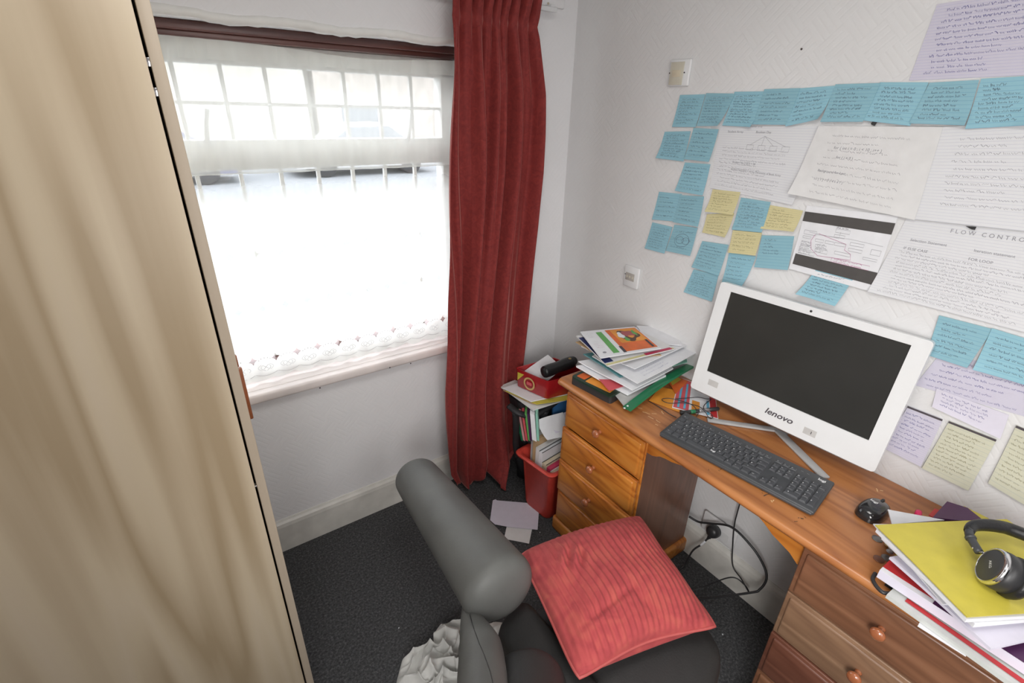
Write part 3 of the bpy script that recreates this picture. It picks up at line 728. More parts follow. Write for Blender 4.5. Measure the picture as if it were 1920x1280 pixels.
wallsheet('paper_sheet', [(1700, 408), (1990, 440), (1990, 640), (1630, 545)], M['sheet_l'], 'white sheet headed FLOW CONTROL, right of the printed diagram', 'paper sheet', 0, (.004, .008, 0), BS, text=heads([(.34, .11, .0125, 'F L O W   C O N T R O L'), (.10, .27, .009, 'Selection Statement'), (.52, .28, .009, 'Iteration statement'), (.08, .38, .009, 'IF ELSE CASE'), (.5, .38, .009, 'FOR LOOP')]), lines=13, area_=(.04, .9, .40, .97), amp=.2, dens=.8, **A_)
wallsheet('paper_sheet', [(1765, 238), (1990, 225), (1990, 440), (1712, 410)], M['sheet_l'], 'white sheet with heavy pencil headings at the right edge of photo', 'paper sheet', 2, (.003, 0, 0), BS, lines=10, area_=(.15, .95, .1, .85), amp=.25, dens=.7, **A_)
wallsheet('paper_sheet', [(1535, 236), (1768, 238), (1716, 412), (1481, 362)], M['paper3'], 'white sheet with bracketed pencil formulae between two other large sheets', 'paper sheet', 3, (.004, .010, 0), BS, text=heads([(.22, .30, .010, 'for ( int i = 0 ; i < 10 ; i++ )'), (.27, .42, .009, 'for ( i = 0 )'), (.16, .62, .0085, 'Background for Leet'), (.16, .74, .008, 'n1 [ 1 ] = 2 3 4 5 6 7 ]')]), lines=9, area_=(.12, .86, .08, .96), amp=.22, dens=.6, **A_)
wallsheet('paper_sheet', [(1757, 8), (1990, -30), (1985, 138), (1704, 151)], M['sheet_p'], 'lilac tinted lined sheet at the top right corner, written in blue', 'paper sheet', 0, (0, 0, 0), None, ink='ink2', lines=12, area_=(.08, .95, .06, .95), amp=.3, w=.0011)
# printed diagram sheet
o, P = wallsheet('printed_diagram', [(1513, 385), (1684, 405), (1634, 546), (1480, 503)], M['paper'], 'printed flow diagram with dark top and bottom bands, above the monitor', 'poster', 1, (.004, 0, 0), None, text=False)
def patch(g, P, s0, s1, q0, q1, m=0, h=.0006, nrm=(-1, 0, 0)):
    n = Vector(nrm); k = 6
    g.grid(lambda a, b_: P(lerp(s0, s1, a), lerp(q0, q1, b_))+n*h, k, k, m)
g = G(); patch(g, P, .0, 1, .09, .235); patch(g, P, .03, 1, .74, .91); obj('printed_band', g, plain('dark_grey_print', (.075, .07, .068), .5), o, recalc=False)
g = G()
def bxl(s, q, w_, h_, m=0): g.ribbon([P(s, q), P(s+w_, q), P(s+w_, q+h_), P(s, q+h_), P(s, q)], .0008, (-1, 0, 0), m, .0007)
for s, q, w_, h_ in ((.42, .27, .16, .05), (.42, .35, .12, .04), (.06, .36, .15, .06), (.06, .45, .10, .03), (.22, .46, .1, .04), (.34, .46, .1, .04), (.45, .46, .12, .04), (.62, .42, .15, .04), (.62, .50, .15, .04), (.24, .54, .13, .04), (.25, .60, .15, .05), (.06, .53, .12, .05), (.06, .60, .14, .05), (.06, .67, .2, .05), (.80, .58, .15, .03), (.86, .46, .1, .07), (.48, .58, .18, .04)): bxl(s, q, w_, h_)
g.ribbon([P(.48, .31), P(.48, .4), P(.12, .38)], .0006, (-1, 0, 0), 0, .0007); g.ribbon([P(.2, .40), P(.6, .38), P(.96, .40)], .0006, (-1, 0, 0), 0, .0007)
scribble(g, P, (-1, 0, 0), .05, .22, .53, .73, 7, w=.0012, amp=.2); scribble(g, P, (-1, 0, 0), .25, .40, .52, .66, 5, w=.0012, amp=.2); scribble(g, P, (-1, 0, 0), .42, .58, .24, .27, 1, w=.002)
obj('printed_boxes', g, M['ink'], o, recalc=False)
g = G(); g.ribbon([P(a, b_) for a, b_ in ((.2, .40), (.17, .5), (.2, .62), (.3, .70), (.5, .68), (.68, .66), (.66, .58), (.58, .54), (.58, .46), (.4, .42), (.24, .38))], .0010, (-1, 0, 0), 0, .0008)
bxl(.47, .68, .43, .06); scribble(g, P, (-1, 0, 0), .49, .88, .68, .74, 2, w=.0012)
obj('drawn_loop', g, M['inkp'], o, recalc=False)
note([(1530, 505), (1602, 520), (1567, 573), (1495, 550)], 'b', 'blue sticky note stuck on the bottom of the printed diagram', 3, (.006, .006, 0), 8)
# right of the monitor
wallsheet('paper_sheet', [(1765, 660), (1990, 716), (1990, 800), (1715, 722)], M['sheet_p'], 'lilac sheet written in blue directly under the two blue notes, right of monitor', 'paper sheet', 0, (0, 0, 0), None, ink='ink2', lines=6, area_=(.02, .98, .08, .98), amp=.3, w=.0011)
wallsheet('paper_sheet', [(1756, 728), (1892, 778), (1876, 822), (1748, 762)], M['paper2'], 'small pale lilac slip above the cream cards', 'paper sheet', 1, (.003, 0, 0), None, ink='ink2', lines=4, area_=(.08, .8, .1, .8), amp=.3, w=.0010)
note([(1761, 591), (1862, 617), (1814, 689), (1737, 664)], 'b', 'large blue sticky note at the monitor right corner', 2, (.003, 0, 0), 6)
note([(1860, 615), (1990, 655), (1985, 740), (1826, 691)], 'b', 'blue sticky note cut by the right edge, beside the one at the monitor corner', 3, (.004, .006, 0), 6)
def card(px, mat, label, ink, lines, name='note_card'):
    o, P = wallsheet(name, px, mat, label, 'note card', 2, (.003, 0, 0), 'note cards with a black bar right of the monitor', ink=ink, lines=lines, area_=(.05, .95, .10, .9), amp=.3, w=.0011)
    g = G(); patch(g, P, .0, 1.0, .0, .035, 0, .0012); obj('black_bar', g, M['inkb'], o, recalc=False)
card([(1703, 761), (1768, 786), (1727, 874), (1655, 838)], M['sheet_p'], 'lilac note card with black bar, partly behind the monitor edge', 'ink2', 10)
card([(1780, 789), (1869, 824), (1816, 919), (1729, 877)], M['card_c'], 'cream note card with black bar, in the middle of three', 'ink_y', 11)
card([(1906, 797), (1990, 832), (1945, 960), (1853, 905)], M['card_c'], 'cream note card with black bar, cut by the right edge', 'ink_y', 11)
# black tape pieces, nail
for i, (px, lab) in enumerate((([(1636, 228), (1645, 229), (1640, 236), (1633, 233)], 'black tape scrap under the top row of blue notes, upper of the two scraps'), ([(1811, 424), (1831, 425), (1828, 431), (1822, 430)], 'black tape scrap between the large sheets near the right edge'))):
    c = [at(u, v, 0, -.006) for u, v in px]; g = G(); g.prism(c, (-.001, 0, 0)); obj('tape_scrap', g, M['black'], None, lab, 'tape', 'black tape scraps on the sheets')
p = at(1503, 92, 0, 0); g = G(); g.lathe([(.0035, -.006), (.0022, .003), (.001, .004)], p, (-1, -.2, .1), 10)
obj('wall_nail', g, M['scuff'], None, 'tiny dark nail alone high on the bare right wall', 'nail')

# socket plates
def plate(name, px, label, cat, parts):
    c = [at(u, v, 0, -.006) for u, v in px]; cen = sum(c, Vector())/4
    w_ = ((c[1]-c[0]).length+(c[2]-c[3]).length)/2; h_ = ((c[3]-c[0]).length+(c[2]-c[1]).length)/2
    t = thing(name, Vector((0, cen.y, cen.z)), label, cat)
    g = G(); g.box((-.005, cen.y, cen.z), (.010, w_, h_), bev=.003); obj('faceplate', g, M['white'], t)
    parts(t, cen, w_, h_); return t
def p1(t, c, w_, h_):
    g = G(); g.box((-.0108, c.y+w_*.10, c.z-.002), (.002, w_*.66, h_*.86), bev=.0008); obj('unpainted_patch', g, M['ivory'], t, label='yellowed part of the plate left unpainted')
    g = G(); g.box((-.0122, c.y+w_*.10, c.z-.002), (.001, w_*.42, h_*.26), bev=.0004); obj('sticker_residue', g, M['cream'], t)
    for s in (-.38+.10, .38+.06):
        g = G(); g.lathe([(.0024, 0), (.002, .0012)], (-.0112, c.y+w_*s, c.z), (-1, 0, 0), 10); obj('screw', g, M['inkb'], t)
plate('blank_plate', [(1258.6, 113), (1297, 109), (1290.7, 160), (1252, 163)], 'blank wall plate with yellowed unpainted middle, high on the right wall', 'wall plate', p1)
def p2(t, c, w_, h_):
    g = G(); g.box((-.0108, c.y+w_*.06, c.z), (.002, w_*.6, h_*.36), bev=.0008); o = obj('socket_insert', g, plain('grey_plate_insert', (.42, .39, .36), .4), t)
    for k in (-.15, .06, .25):
        g = G(); g.box((-.0125, c.y+w_*k, c.z), (.001, .008, .010), bev=.0004); obj('port', g, M['ivory'], o)
    g = G(); g.lathe([(.0022, 0), (.002, .001)], (-.0108, c.y+w_*.40, c.z+.006), (-1, 0, 0), 8); obj('screw', g, M['inkb'], t)
plate('telephone_socket', [(1174, 496), (1200, 504), (1195, 542), (1168, 534)], 'small painted-over socket on the right wall above the desk papers', 'socket', p2)
t = thing('power_socket', (0, -1.04, .23), 'painted-over double power socket on the wall in the knee hole', 'socket')
g = G(); g.box((-.018, -1.045, .222), (.012, .14, .085), bev=.004); obj('faceplate', g, M['wall_r'], t)
for y in (-1.075, ):
    g = G(); g.box((-.0245, y, .215), (.001, .03, .03)); obj('outlet', g, M['paper3'], t)

# ------------------------------------------------------------------ plug and cables under the desk
t = thing('plug', (-.03, -1.02, .21), 'black round plug in the socket under the desk', 'plug')
c = at(1338, 996, 0, -.04)
g = G(); g.lathe([(.024, -.012), (.025, .004), (.022, .016), (.012, .022), (.001, .024)], c, (-1, .1, .2), 24); obj('body', g, M['black'], t)
g = G(); g.tube(cr([c+Vector((-.004, .002, -.018)), c+Vector((-.006, .008, -.034)), c+Vector((-.006, .012, -.045))]), [.008]*9+[.005]*8, 10); obj('cord_grip', g, M['black'], t)
def cable(pts, r, label, n=8, mat='black', name='cable', cat='cable', grp=None):
    g = G(); g.tube(cr(pts, n), r, 8); return obj(name, g, M[mat], None, label, cat, grp)
e = c+Vector((-.006, .012, -.045))
o = cable([e, e+Vector((-.01, .012, -.035)), e+Vector((-.03, .03, -.075)), (e.x-.05, e.y+.04, .02), (-.16, -.98, .006), (-.25, -1.0, .006)], .0035, 'short black flex running from the plug down to the carpet')
g = G(); q = cr([e, e+Vector((-.01, .012, -.035)), e+Vector((-.03, .03, -.075))], 8); g.tube(q[3:10], .0048, 8); obj('paper_sleeve', g, M['paper'], o)
cable([at(1292, 968, 0, -.06), at(1310, 978, 0, -.05), at(1333, 981, 0, -.05), at(1372, 988, 0, -.05), at(1410, 1025, 0, -.05), at(1432, 1060, 0, -.05), at(1437, 1085, 0, -.06), at(1425, 1104, 0, -.08), at(1405, 1111, 0, -.10), (-.17, -1.10, .008), (-.22, -1.03, .006)], .0042, 'thick black cable looping in front of the skirting under the desk', 10)
cable([(-.055, -1.103, .70), at(1384, 955, 0, -.03), at(1377, 985, 0, -.03), at(1374, 1020, 0, -.03), at(1374, 1060, 0, -.03), at(1390, 1085, 0, -.04), at(1404, 1110, 0, -.06), at(1396, 1096, 0, -.07), at(1370, 1082, 0, -.09), (-.13, -1.09, .03), (-.22, -1.05, .006)], .0024, 'thin black cable hanging from the desktop down to the carpet', 10)

# ------------------------------------------------------------------ all-in-one computer
MC = Vector((-.108, -1.146, .800)); yw, tl, MW, MH = .071, .153, .556, .375
ME = Vector((math.sin(yw), -math.cos(yw), 0)); MU = Vector((math.sin(tl)*math.cos(yw), math.sin(tl)*math.sin(yw), math.cos(tl)))
MN = MU.cross(ME)
if MN.x > 0: MN = -MN                            # towards the user
RM = Matrix((ME, MN, MU)).transposed()
def mp(a, h, d=0): return MC+ME*a+MU*h+MN*d
t = thing('all_in_one_computer', (MC.x, MC.y, .75), 'white all-in-one computer with a dark screen on the desk', 'computer')
g = G()                                          # bezel as a frame round the screen opening
sx0, sx1, sz0, sz1 = -.2385, .2385, .078, .352
W2 = MW/2
def fr(a0, a1, h0, h1, d0=-.022, d1=0, bev=.0): g.box(mp((a0+a1)/2, (h0+h1)/2, (d0+d1)/2), (a1-a0, d1-d0, h1-h0), RM, bev)
def rr(w, h, r, n=6):
    out = []
    for cx, cy, a0 in ((w/2-r, h-r, 0), (-w/2+r, h-r, PI/2), (-w/2+r, r, PI), (w/2-r, r, 1.5*PI)):
        for i in range(n+1): a = a0+PI/2*i/n; out.append((cx+r*math.cos(a), cy+r*math.sin(a)))
    return out
outer = rr(MW, MH, .010)
inner = []
for (x, z) in outer: inner.append((min(max(x*1.0, sx0), sx1), min(max(z, sz0), sz1)))
no = len(outer)
vs = [mp(x, z, 0) for x, z in outer]+[mp(x, z, 0) for x, z in inner]+[mp(x, z, -.022) for x, z in outer]+[mp(x, z, -.004) for x, z in inner]
fs = []
for i in range(no):
    j = (i+1) % no
    fs.append([i, j, no+j, no+i]); fs.append([i, 2*no+i, 2*no+j, j]); fs.append([no+i, no+j, 3*no+j, 3*no+i])
fs.append([2*no+i for i in range(no)])
g.add(vs, fs)
o = obj('bezel', g, M['white'], t)
g = G(); g.add([mp(x, z, -.003) for x, z in ((sx0, sz0), (sx1, sz0), (sx1, sz1), (sx0, sz1))], [[0, 1, 2, 3]]); g.box(mp(0, .215, -.008), (.47, .008, .27), RM); obj('screen', g, M['screen'], t)
g = G(); g.box(mp(0, .2, -.034), (.42, .022, .28), RM, .008); obj('rear_housing', g, M['white'], t)
g = G(); textg(g, 'lenovo', .026, mp(.013, .029, .0006), ME, MU, 0, .25, 'CENTER', .02, 1.15); obj('logo_lettering', g, M['inkb'], o)
g = G(); g.lathe([(.0034, 0), (.0034, .0006)], mp(-.002, .3635, 0), MN, 16); obj('webcam', g, M['black'], o)
for a, mk in ((-.205, 0), (.075+.03, 1)):
    g = G(); g.box(mp(a, .046 if not mk else .030, .0003), (.034, .0008, .020), RM); s_ = obj('clear_sticker', g, plain('grey_tape', (.52, .51, .50), .35), o)
    if mk: g = G(); g.box(mp(a+.004, .030, .001), (.002, .0006, .008), RM); obj('black_mark', g, M['inkb'], s_)
g = G(); g.box(mp(0, -.002, -.012), (MW-.03, .016, .006), RM, .002); obj('bottom_strip', g, M['steel'], o, label='grey strip along the lower edge')
st = Vector((-.045, -1.145, .7545))
for u, v, w_ in ((1326, 787, .022), (1548, 896, .026)):
    p = at(u, v, 2, .7545); d = (st-p); L_ = d.length; d.normalize(); s_ = Vector((0, 0, 1)).cross(d)
    R = Matrix((d, s_, Vector((0, 0, 1)))).transposed(); g = G(); g.box(p+d*L_/2, (L_, w_, .007), R, .002); obj('stand_foot', g, plain('silver_grey_plastic', (.42, .42, .42), .35), t)
g = G(); g.box((-.040, -1.145, .84), (.012, .07, .17), None, .003); obj('stand_neck', g, M['steel'], t)

# ------------------------------------------------------------------ keyboard
KA = .1269; K0 = Vector((-.3847, -.9558, .75))
KE = Vector((math.sin(KA), -math.cos(KA), 0)); KG = Vector((math.cos(KA), math.sin(KA), 0))
tilt = math.atan2(.012, .149); KU = (KG*math.cos(tilt)+Vector((0, 0, 1))*math.sin(tilt)); KN = Vector((0, 0, 1))*math.cos(tilt)-KG*math.sin(tilt)
RK = Matrix((KE, KU, KN)).transposed()
def kp(a, b_, h=0): return K0+Vector((0, 0, .012))+KE*a+KU*b_+KN*h
t = thing('keyboard', kp(.22, .07, -.01), 'black full-size keyboard in front of the computer', 'keyboard')
g = G(); g.box(kp(.2205, .0745, -.003), (.441, .149, .013), RK, .005, 3); g.box(kp(.2205, .006, -.004), (.435, .02, .010), RK, .004, 3)
kb = obj('case', g, M['dark'], t)
g = G(); textg(g, 'logi', .013, kp(.405, .127, .0038), KE, KU, 0, 0, 'LEFT', .03)
textg(g, 'logi', .010, kp(.158, .0255, .0098), KE, KU, 0, 0, 'CENTER', .03); obj('logo_lettering', g, M['white'], kb)
for b0 in (.297-.003, .352+.0): 
    pass
U_ = .01895
keys = []
rowz = [.014, .0335, .053, .0725, .092, .116]
def addrow(r, x0, spec):
    x = x0
    for w_, lab in spec:
        if lab is not None: keys.append((x, r, w_, 1, lab))
        x += w_*U_
XL = .008
addrow(0, XL, [(1.25, 'Ctrl'), (1.25, ''), (1.25, 'Alt'), (6.25, ''), (1.25, 'Gr'), (1.25, 'Fn'), (1.25, ''), (1.25, 'Ctrl')])
addrow(1, XL, [(1.25, '^'), (1, '\\')]+[(1, q) for q in 'ZXCVBNM,./']+[(2.75, '^')])
addrow(2, XL, [(1.75, 'o')]+[(1, q) for q in "ASDFGHJKL;'#"]+[(1.25, '')])
addrow(3, XL, [(1.5, '<')]+[(1, q) for q in 'QWERTYUIOP[]']+[(1.5, '<')])
addrow(4, XL, [(1, q) for q in '`1234567890-=']+[(2, 'Back')])
addrow(5, XL, [(1, 'Esc'), (.6, None)]+[(1, 'F%d' % i) for i in range(1, 5)]+[(.5, None)]+[(1, 'F%d' % i) for i in range(5, 9)]+[(.5, None)]+[(1, 'F%d' % i) for i in range(9, 13)])
XN = XL+15.25*U_
addrow(5, XN, [(1, 'Pr'), (1, 'Sc'), (1, 'Pa')]); addrow(4, XN, [(1, 'In'), (1, 'Ho'), (1, 'Up')]); addrow(3, XN, [(1, 'De'), (1, 'En'), (1, 'Dn')])
addrow(1, XN+U_, [(1, '^')]); addrow(0, XN, [(1, '<'), (1, 'v'), (1, '>')])
XP = XN+3.25*U_
for r, row in enumerate((['0', None, '.'], ['1', '2', '3'], ['4', '5', '6'], ['7', '8', '9'], ['N', '/', '*', '-'])):
    for i, q in enumerate(row):
        if q: keys.append((XP+i*U_, r, 2 if (r == 0 and i == 0) else 1, 1, q))
keys.append((XP+3*U_, 0, 1, 2, 'E')); keys.append((XP+3*U_, 2, 1, 2, '+'))
rest = G(); nk = 0
for x, r, w_, hh, lab in keys:
    g = G() if nk < 100 else rest
    kh = (.0178+.0195*(hh-1)) if r < 5 else .0125
    cx = x+w_*U_/2; cy = rowz[r]+kh/2
    wx_, wy_ = w_*U_-.0016, kh-.0008
    b4 = [(-wx_/2, -wy_/2), (wx_/2, -wy_/2), (wx_/2, wy_/2), (-wx_/2, wy_/2)]
    t4 = [(-wx_/2+.0026, -wy_/2+.0025), (wx_/2-.0026, -wy_/2+.0025), (wx_/2-.0026, wy_/2-.0016), (-wx_/2+.0026, wy_/2-.0016)]
    H = .0068 if r < 5 else .0052
    vs = [kp(cx+a, cy+b_, .0032) for a, b_ in b4]+[kp(cx+a*1.06, cy+b_*1.04, H) for a, b_ in t4]+[kp(cx+a*.9, cy+b_*.9, H+.0006) for a, b_ in t4]
    g.add(vs, [[0, 1, 5, 4], [1, 2, 6, 5], [2, 3, 7, 6], [3, 0, 4, 7], [4, 5, 9, 8], [5, 6, 10, 9], [6, 7, 11, 10], [7, 4, 8, 11], [8, 9, 10, 11]])
    if lab: textg(g, lab, .0052 if len(lab) < 2 else .0032, kp(cx-wx_*.28, cy-.001, H+.0008), KE, KU, 1, 0, 'LEFT', .02)
    if nk < 100: obj('key', g, [M['key'], M['white']], t)
    nk += 1
if rest.v: obj('keys', rest, [M['key'], M['white']], t, kind='stuff')
g = G()
for a in (.395, .41): g.box(kp(a-.03, .130, .0038), (.006, .0008, .0006), RK)
obj('indicator_marks', g, M['steel'], kb)

# ------------------------------------------------------------------ mouse
p = at(1640, 953, 2, .765); t = thing('mouse', (p.x, p.y, .75), 'glossy black computer mouse beside the keyboard', 'mouse')
ang = -.10; mx_, my_ = Vector((math.cos(ang), math.sin(ang), 0)), Vector((-math.sin(ang), math.cos(ang), 0))
def mouseP(u, v):
    a = 2*PI*u; ph = v*PI/2
    rx, ry, rz = .050, .0305, .033
    cx = math.cos(a); sx = math.sin(a)
    k = math.cos(ph)**.55
    X = rx*k*(abs(cx)**.85*(1 if cx > 0 else -1)); Y = ry*k*(abs(sx)**.8*(1 if sx > 0 else -1))*(1-.04*math.cos(X/rx*2.4))*(1-.10*X/rx)
    Z = rz*math.sin(ph)**.8*(1-.28*max(0, X/rx)-.05*max(0, -X/rx))
    return Vector((p.x, p.y, .751))+mx_*X+my_*Y+Vector((0, 0, Z))
g = G(); g.grid(mouseP, 49, 20); g.add([mouseP(i/24, 0) for i in range(24)], [list(range(24))[::-1]])
o = obj('shell', g, plain('gloss_black_shell', (.02, .02, .022), .16, coat=.5), t)
g = G(); g.lathe([(.008, -.003), (.0095, -.0015), (.0095, .0015), (.008, .003)], Vector((p.x, p.y, .773))+mx_*.030, my_, 18); obj('scroll_wheel', g, M['black'], t)
g = G(); textg(g, 'logi', .012, Vector((p.x, p.y, .7845))-mx_*.006+my_*.006, -my_, mx_, 0, 0, 'CENTER', .03); 
obj('logo_lettering', g, M['white'], t)

# ------------------------------------------------------------------ generic flat stationery
def slab(name, corners, z0, th, mat, label, cat, group=None, mats=None, parent=None, sag=0, n=10, wav=0, seed=0, round_=0, pattern=None, tiltv=None):
    # a paper or card: corners (x,y[,z]) TL TR BR BL, bottom at z0, thickness th; gently waved
    C = [Vector((c[0], c[1], (c[2] if len(c) > 2 else z0))) for c in corners]
    def P(s, q, up=1):
        p = (C[0]*(1-s)+C[1]*s)*(1-q)+(C[3]*(1-s)+C[2]*s)*q
        return p+Vector((0, 0, (th if up else 0)+wav*(math.sin(3*s+seed)+math.sin(4*q+2*seed)+1.2)*.5))
    g = G(); g.grid(lambda s, q: P(s, q, 1), n, n, 0); g.grid(lambda s, q: P(s, 1-q, 0), n, n, 0)
    for e in range(4):
        a = []
        for i in range(n):
            k = i/(n-1); s, q = ((k, 0), (1, k), (1-k, 1), (0, 1-k))[e]; a += [P(s, q, 1), P(s, q, 0)]
        g.add(a, [[2*i, 2*i+1, 2*i+3, 2*i+2] for i in range(n-1)], 1 if mats else 0)
    o = obj(name, g, mats or mat, parent, label, cat, group)
    return o, P
def on(P, s0, s1, q0, q1, mat, parent, name='printed_panel', h=.0004, k=8):
    g = G(); g.grid(lambda a, b_: P(lerp(s0, s1, a), lerp(q0, q1, b_))+Vector((0, 0, h)), k, k); return obj(name, g, mat, parent, recalc=False)
def inkon(P, s0, s1, q0, q1, lines, parent, ink='ink', w=.0008, h=.0005, name='printed_text'):
    g = G(); scribble(g, P, (0, 0, 1), s0, s1, q0, q1, lines, w=w, amp=.2); return obj(name, g, M[ink], parent, recalc=False)
def c2(x, y): return (1040+x/6, 600+y/6)
def upz(pts, z): return [tuple(at(*c2(*q), 2, z))[:2] for q in pts]
# left pile on the desk, from the bottom
tr = thing('pencil_tin', (-.26, -.60, .75), 'flat black and dark green tin under the left pile of papers', 'tin')
g = G(); cx_ = [(-.402, -.565), (-.382, -.745), (-.17, -.715), (-.19, -.535)]
def rpoly(c, r=.012, n=4):
    out = []; c = [Vector((*q, 0)) for q in c]
    for i in range(len(c)):
        p = c[i]; a = (c[i-1]-p).normalized(); b_ = (c[(i+1) % len(c)]-p).normalized()
        for k in range(n+1):
            t_ = k/n; p0 = p+a*r; p1 = p+b_*r
            out.append(p0*(1-t_)**2+p*2*t_*(1-t_)+p1*t_*t_)
    return out
g.prism([Vector((q.x, q.y, .7505)) for q in rpoly(cx_)], (0, 0, .024)); obj('tray', g, M['black'], tr)
g = G(); g.prism([Vector((q.x, q.y, .7748)) for q in rpoly(cx_)], (0, 0, .006)); lid = obj('lid', g, plain('dark_green_lid', (.01, .035, .02), .3), tr)
g = G(); g.prism([Vector((q.x, q.y, .7809)) for q in rpoly([(-.385, -.62), (-.368, -.725), (-.27, -.70), (-.29, -.60)], .004)], (0, 0, .0004)); obj('lid_picture', g, M['orange2'], lid)
g = G(); g.prism([Vector((q.x, q.y, .7809)) for q in rpoly([(-.385, -.575), (-.380, -.610), (-.34, -.605), (-.345, -.57)], .004)], (0, 0, .0004)); obj('lid_picture', g, M['orange'], lid)
def pt(cx, cy, z): return tuple(at(*c2(cx, cy), 2, z))
GP = 'loose sheets in the left pile on the desk'
slab('leaflet', [pt(1060, 905, .7515), pt(1190, 750, .7515), pt(1480, 820, .7515), pt(1400, 1035, .7515)], .7515, .0012, M['orange2'], 'yellow and orange leaflet on the desk, left end under the green folder', 'leaflet')
o, P = slab('leaflet', [pt(1400, 640, .7535), pt(1800, 790, .7535), pt(1840, 1115, .7535), pt(1320, 985, .7535)], .7535, .001, M['paper'], 'white leaflet with red and blue stripes under the black earphone wire', 'leaflet')
on(P, .02, .36, .02, .98, M['coral'], o); on(P, .10, .15, .15, .95, M['sky'], o, h=.0008); on(P, .24, .29, .15, .95, M['sky'], o, h=.0008)
on(P, .84, .99, .25, .98, M['redc'], o); on(P, .42, .6, .62, .92, M['orange2'], o); on(P, .76, .82, .5, .95, M['sky'], o); inkon(P, .45, .82, .1, .5, 5, o)
o, P = slab('leaflet', [pt(1280, 690, .7555), pt(1400, 640, .7555), pt(1500, 690, .7555), pt(1360, 830, .7555)], .7555, .0008, M['orange'], 'small rust coloured leaflet with a yellow splash below the green folder', 'leaflet')
on(P, .1, .9, .02, .4, M['yel'], o)
# clear wallet with green slide binder
wl = thing('slide_binder_folder', (-.25, -.72, .782), 'clear plastic report folder with a green spine in the left pile', 'folder')
A0, A1 = Vector(pt(810, 1005, .765)), Vector(pt(1560, 500, .80))
B0, B1 = Vector(pt(660, 830, .785)), Vector(pt(1250, 440, .80))
o, P = slab('clear_cover', [tuple(Vector(pt(560, 700, .784))), (B1.x-.02, B1.y+.06, .79), (A1.x, A1.y, A1.z), (A0.x, A0.y, A0.z)], .76, .001, M['clear'], None, None, parent=wl)
g = G(); mid = [A0.lerp(A1, i/14)+Vector((0, 0, .012*math.sin(PI*i/14))) for i in range(15)]
sd = Vector((0, 0, 1)).cross((A1-A0).normalized()); wvs = []
for p_ in mid: wvs += [p_+sd*.016+Vector((0, 0, .004)), p_-sd*.014+Vector((0, 0, .007)), p_-sd*.016, p_+sd*.016-Vector((0, 0, .001))]
g.add(wvs, [[4*i+k, 4*i+(k+1) % 4, 4*i+4+(k+1) % 4, 4*i+4+k] for i in range(14) for k in range(4)]+[[0, 1, 2, 3], [56, 57, 58, 59]]); obj('green_spine', g, M['grn'], wl, label='bright green plastic spine')
g = G(); 
for q in ((785, 990), (820, 965)): g.lathe([(.004, 0), (.003, .002)], Vector(pt(*q, .772)), (0, 0, 1), 10)
obj('eyelet', g, M['white'], wl)
# paper stack (bottom to top)
def sh(pts, z, mat, label, th=.0015, wav=.004, seed=0, cat='paper sheet', name='paper_sheet', grp=GP):
    return slab(name, [pt(*q[:2], q[2] if len(q) > 2 else z) for q in pts], z, th, mat, label, cat, grp, wav=wav, seed=seed)
sh([(430, 600), (1000, 420), (1230, 600), (612, 800)], .790, M['coral'], 'pink edged sheet sticking out above the black tin', .002, .002)
o, P = sh([(240, 545, .795), (1050, 400, .80), (1250, 640, .80), (820, 858, .775)], .79, M['paper'], 'white sheet lowest in the left pile, its corner over the tin', .006, .004, 1)
sh([(265, 480, .812), (1150, 330, .815), (1330, 560, .82), (870, 815, .795)], .80, M['paper'], 'white curled sheet above the lowest one in the left pile', .004, .005, 2)
sh([(1120, 400, .815), (1480, 420, .83), (1490, 480, .825), (1110, 590, .80)], .82, M['mint'], 'mint green sheet poking out at the right side of the left pile', .002, .002, 2)
sh([(320, 392, .832), (1100, 250, .84), (1200, 500, .835), (735, 650, .815)], .83, M['teal'], 'teal card edge showing between the white sheets of the left pile', .003, .003, 3)
o, P = sh([(420, 420, .838), (1050, 60, .86), (1590, 385, .855), (930, 715, .83)], .84, M['paper'], 'large white sheet spreading to the right in the left pile', .003, .005, 4)
inkon(P, .15, .6, .75, .95, 3, o, 'ink2')
sh([(300, 300, .852), (930, 90, .873), (1540, 280, .868), (900, 560, .853)], .85, M['paper'], 'white sheet with a wavy edge below the stapled booklet', .003, .004, 5)
sh([(235, 260, .860), (800, 120, .876), (1200, 400, .868), (560, 440, .866)], .86, M['kraft'], 'brown card corner showing at the left of the left pile', .003, .002, 1)
sh([(920, 70, .880), (1330, 90, .884), (1430, 290, .876), (1040, 260, .878)], .87, M['paper'], 'small folded white sheet at the back of the left pile', .003, .002, 3)
o, P = sh([(240, 190, .880), (900, 110, .885), (1360, 330, .876), (590, 525, .874)], .88, M['paper3'], 'stapled booklet with navy corner and yellow edge under the orange magazine', .004, .002, 0, 'booklet', 'booklet')
on(P, .0, .12, .08, .93, M['navy'], o); on(P, 0, .98, .95, 1, plain('pale_yellow_edge', (.62, .57, .30), .6), o)
on(P, .55, .95, .93, 1, M['crim'], o, h=.0008)
o, P = sh([(285, 140), (895, 82), (1195, 325), (515, 435)], .893, M['paper'], 'magazine with orange photo cover and green stripe, topmost on the left pile', .003, .001, 0, 'magazine', 'magazine')
on(P, .42, .98, .05, .93, M['orange'], o, h=.0005); on(P, .50, .96, .07, .62, M['orange2'], o, h=.0008)
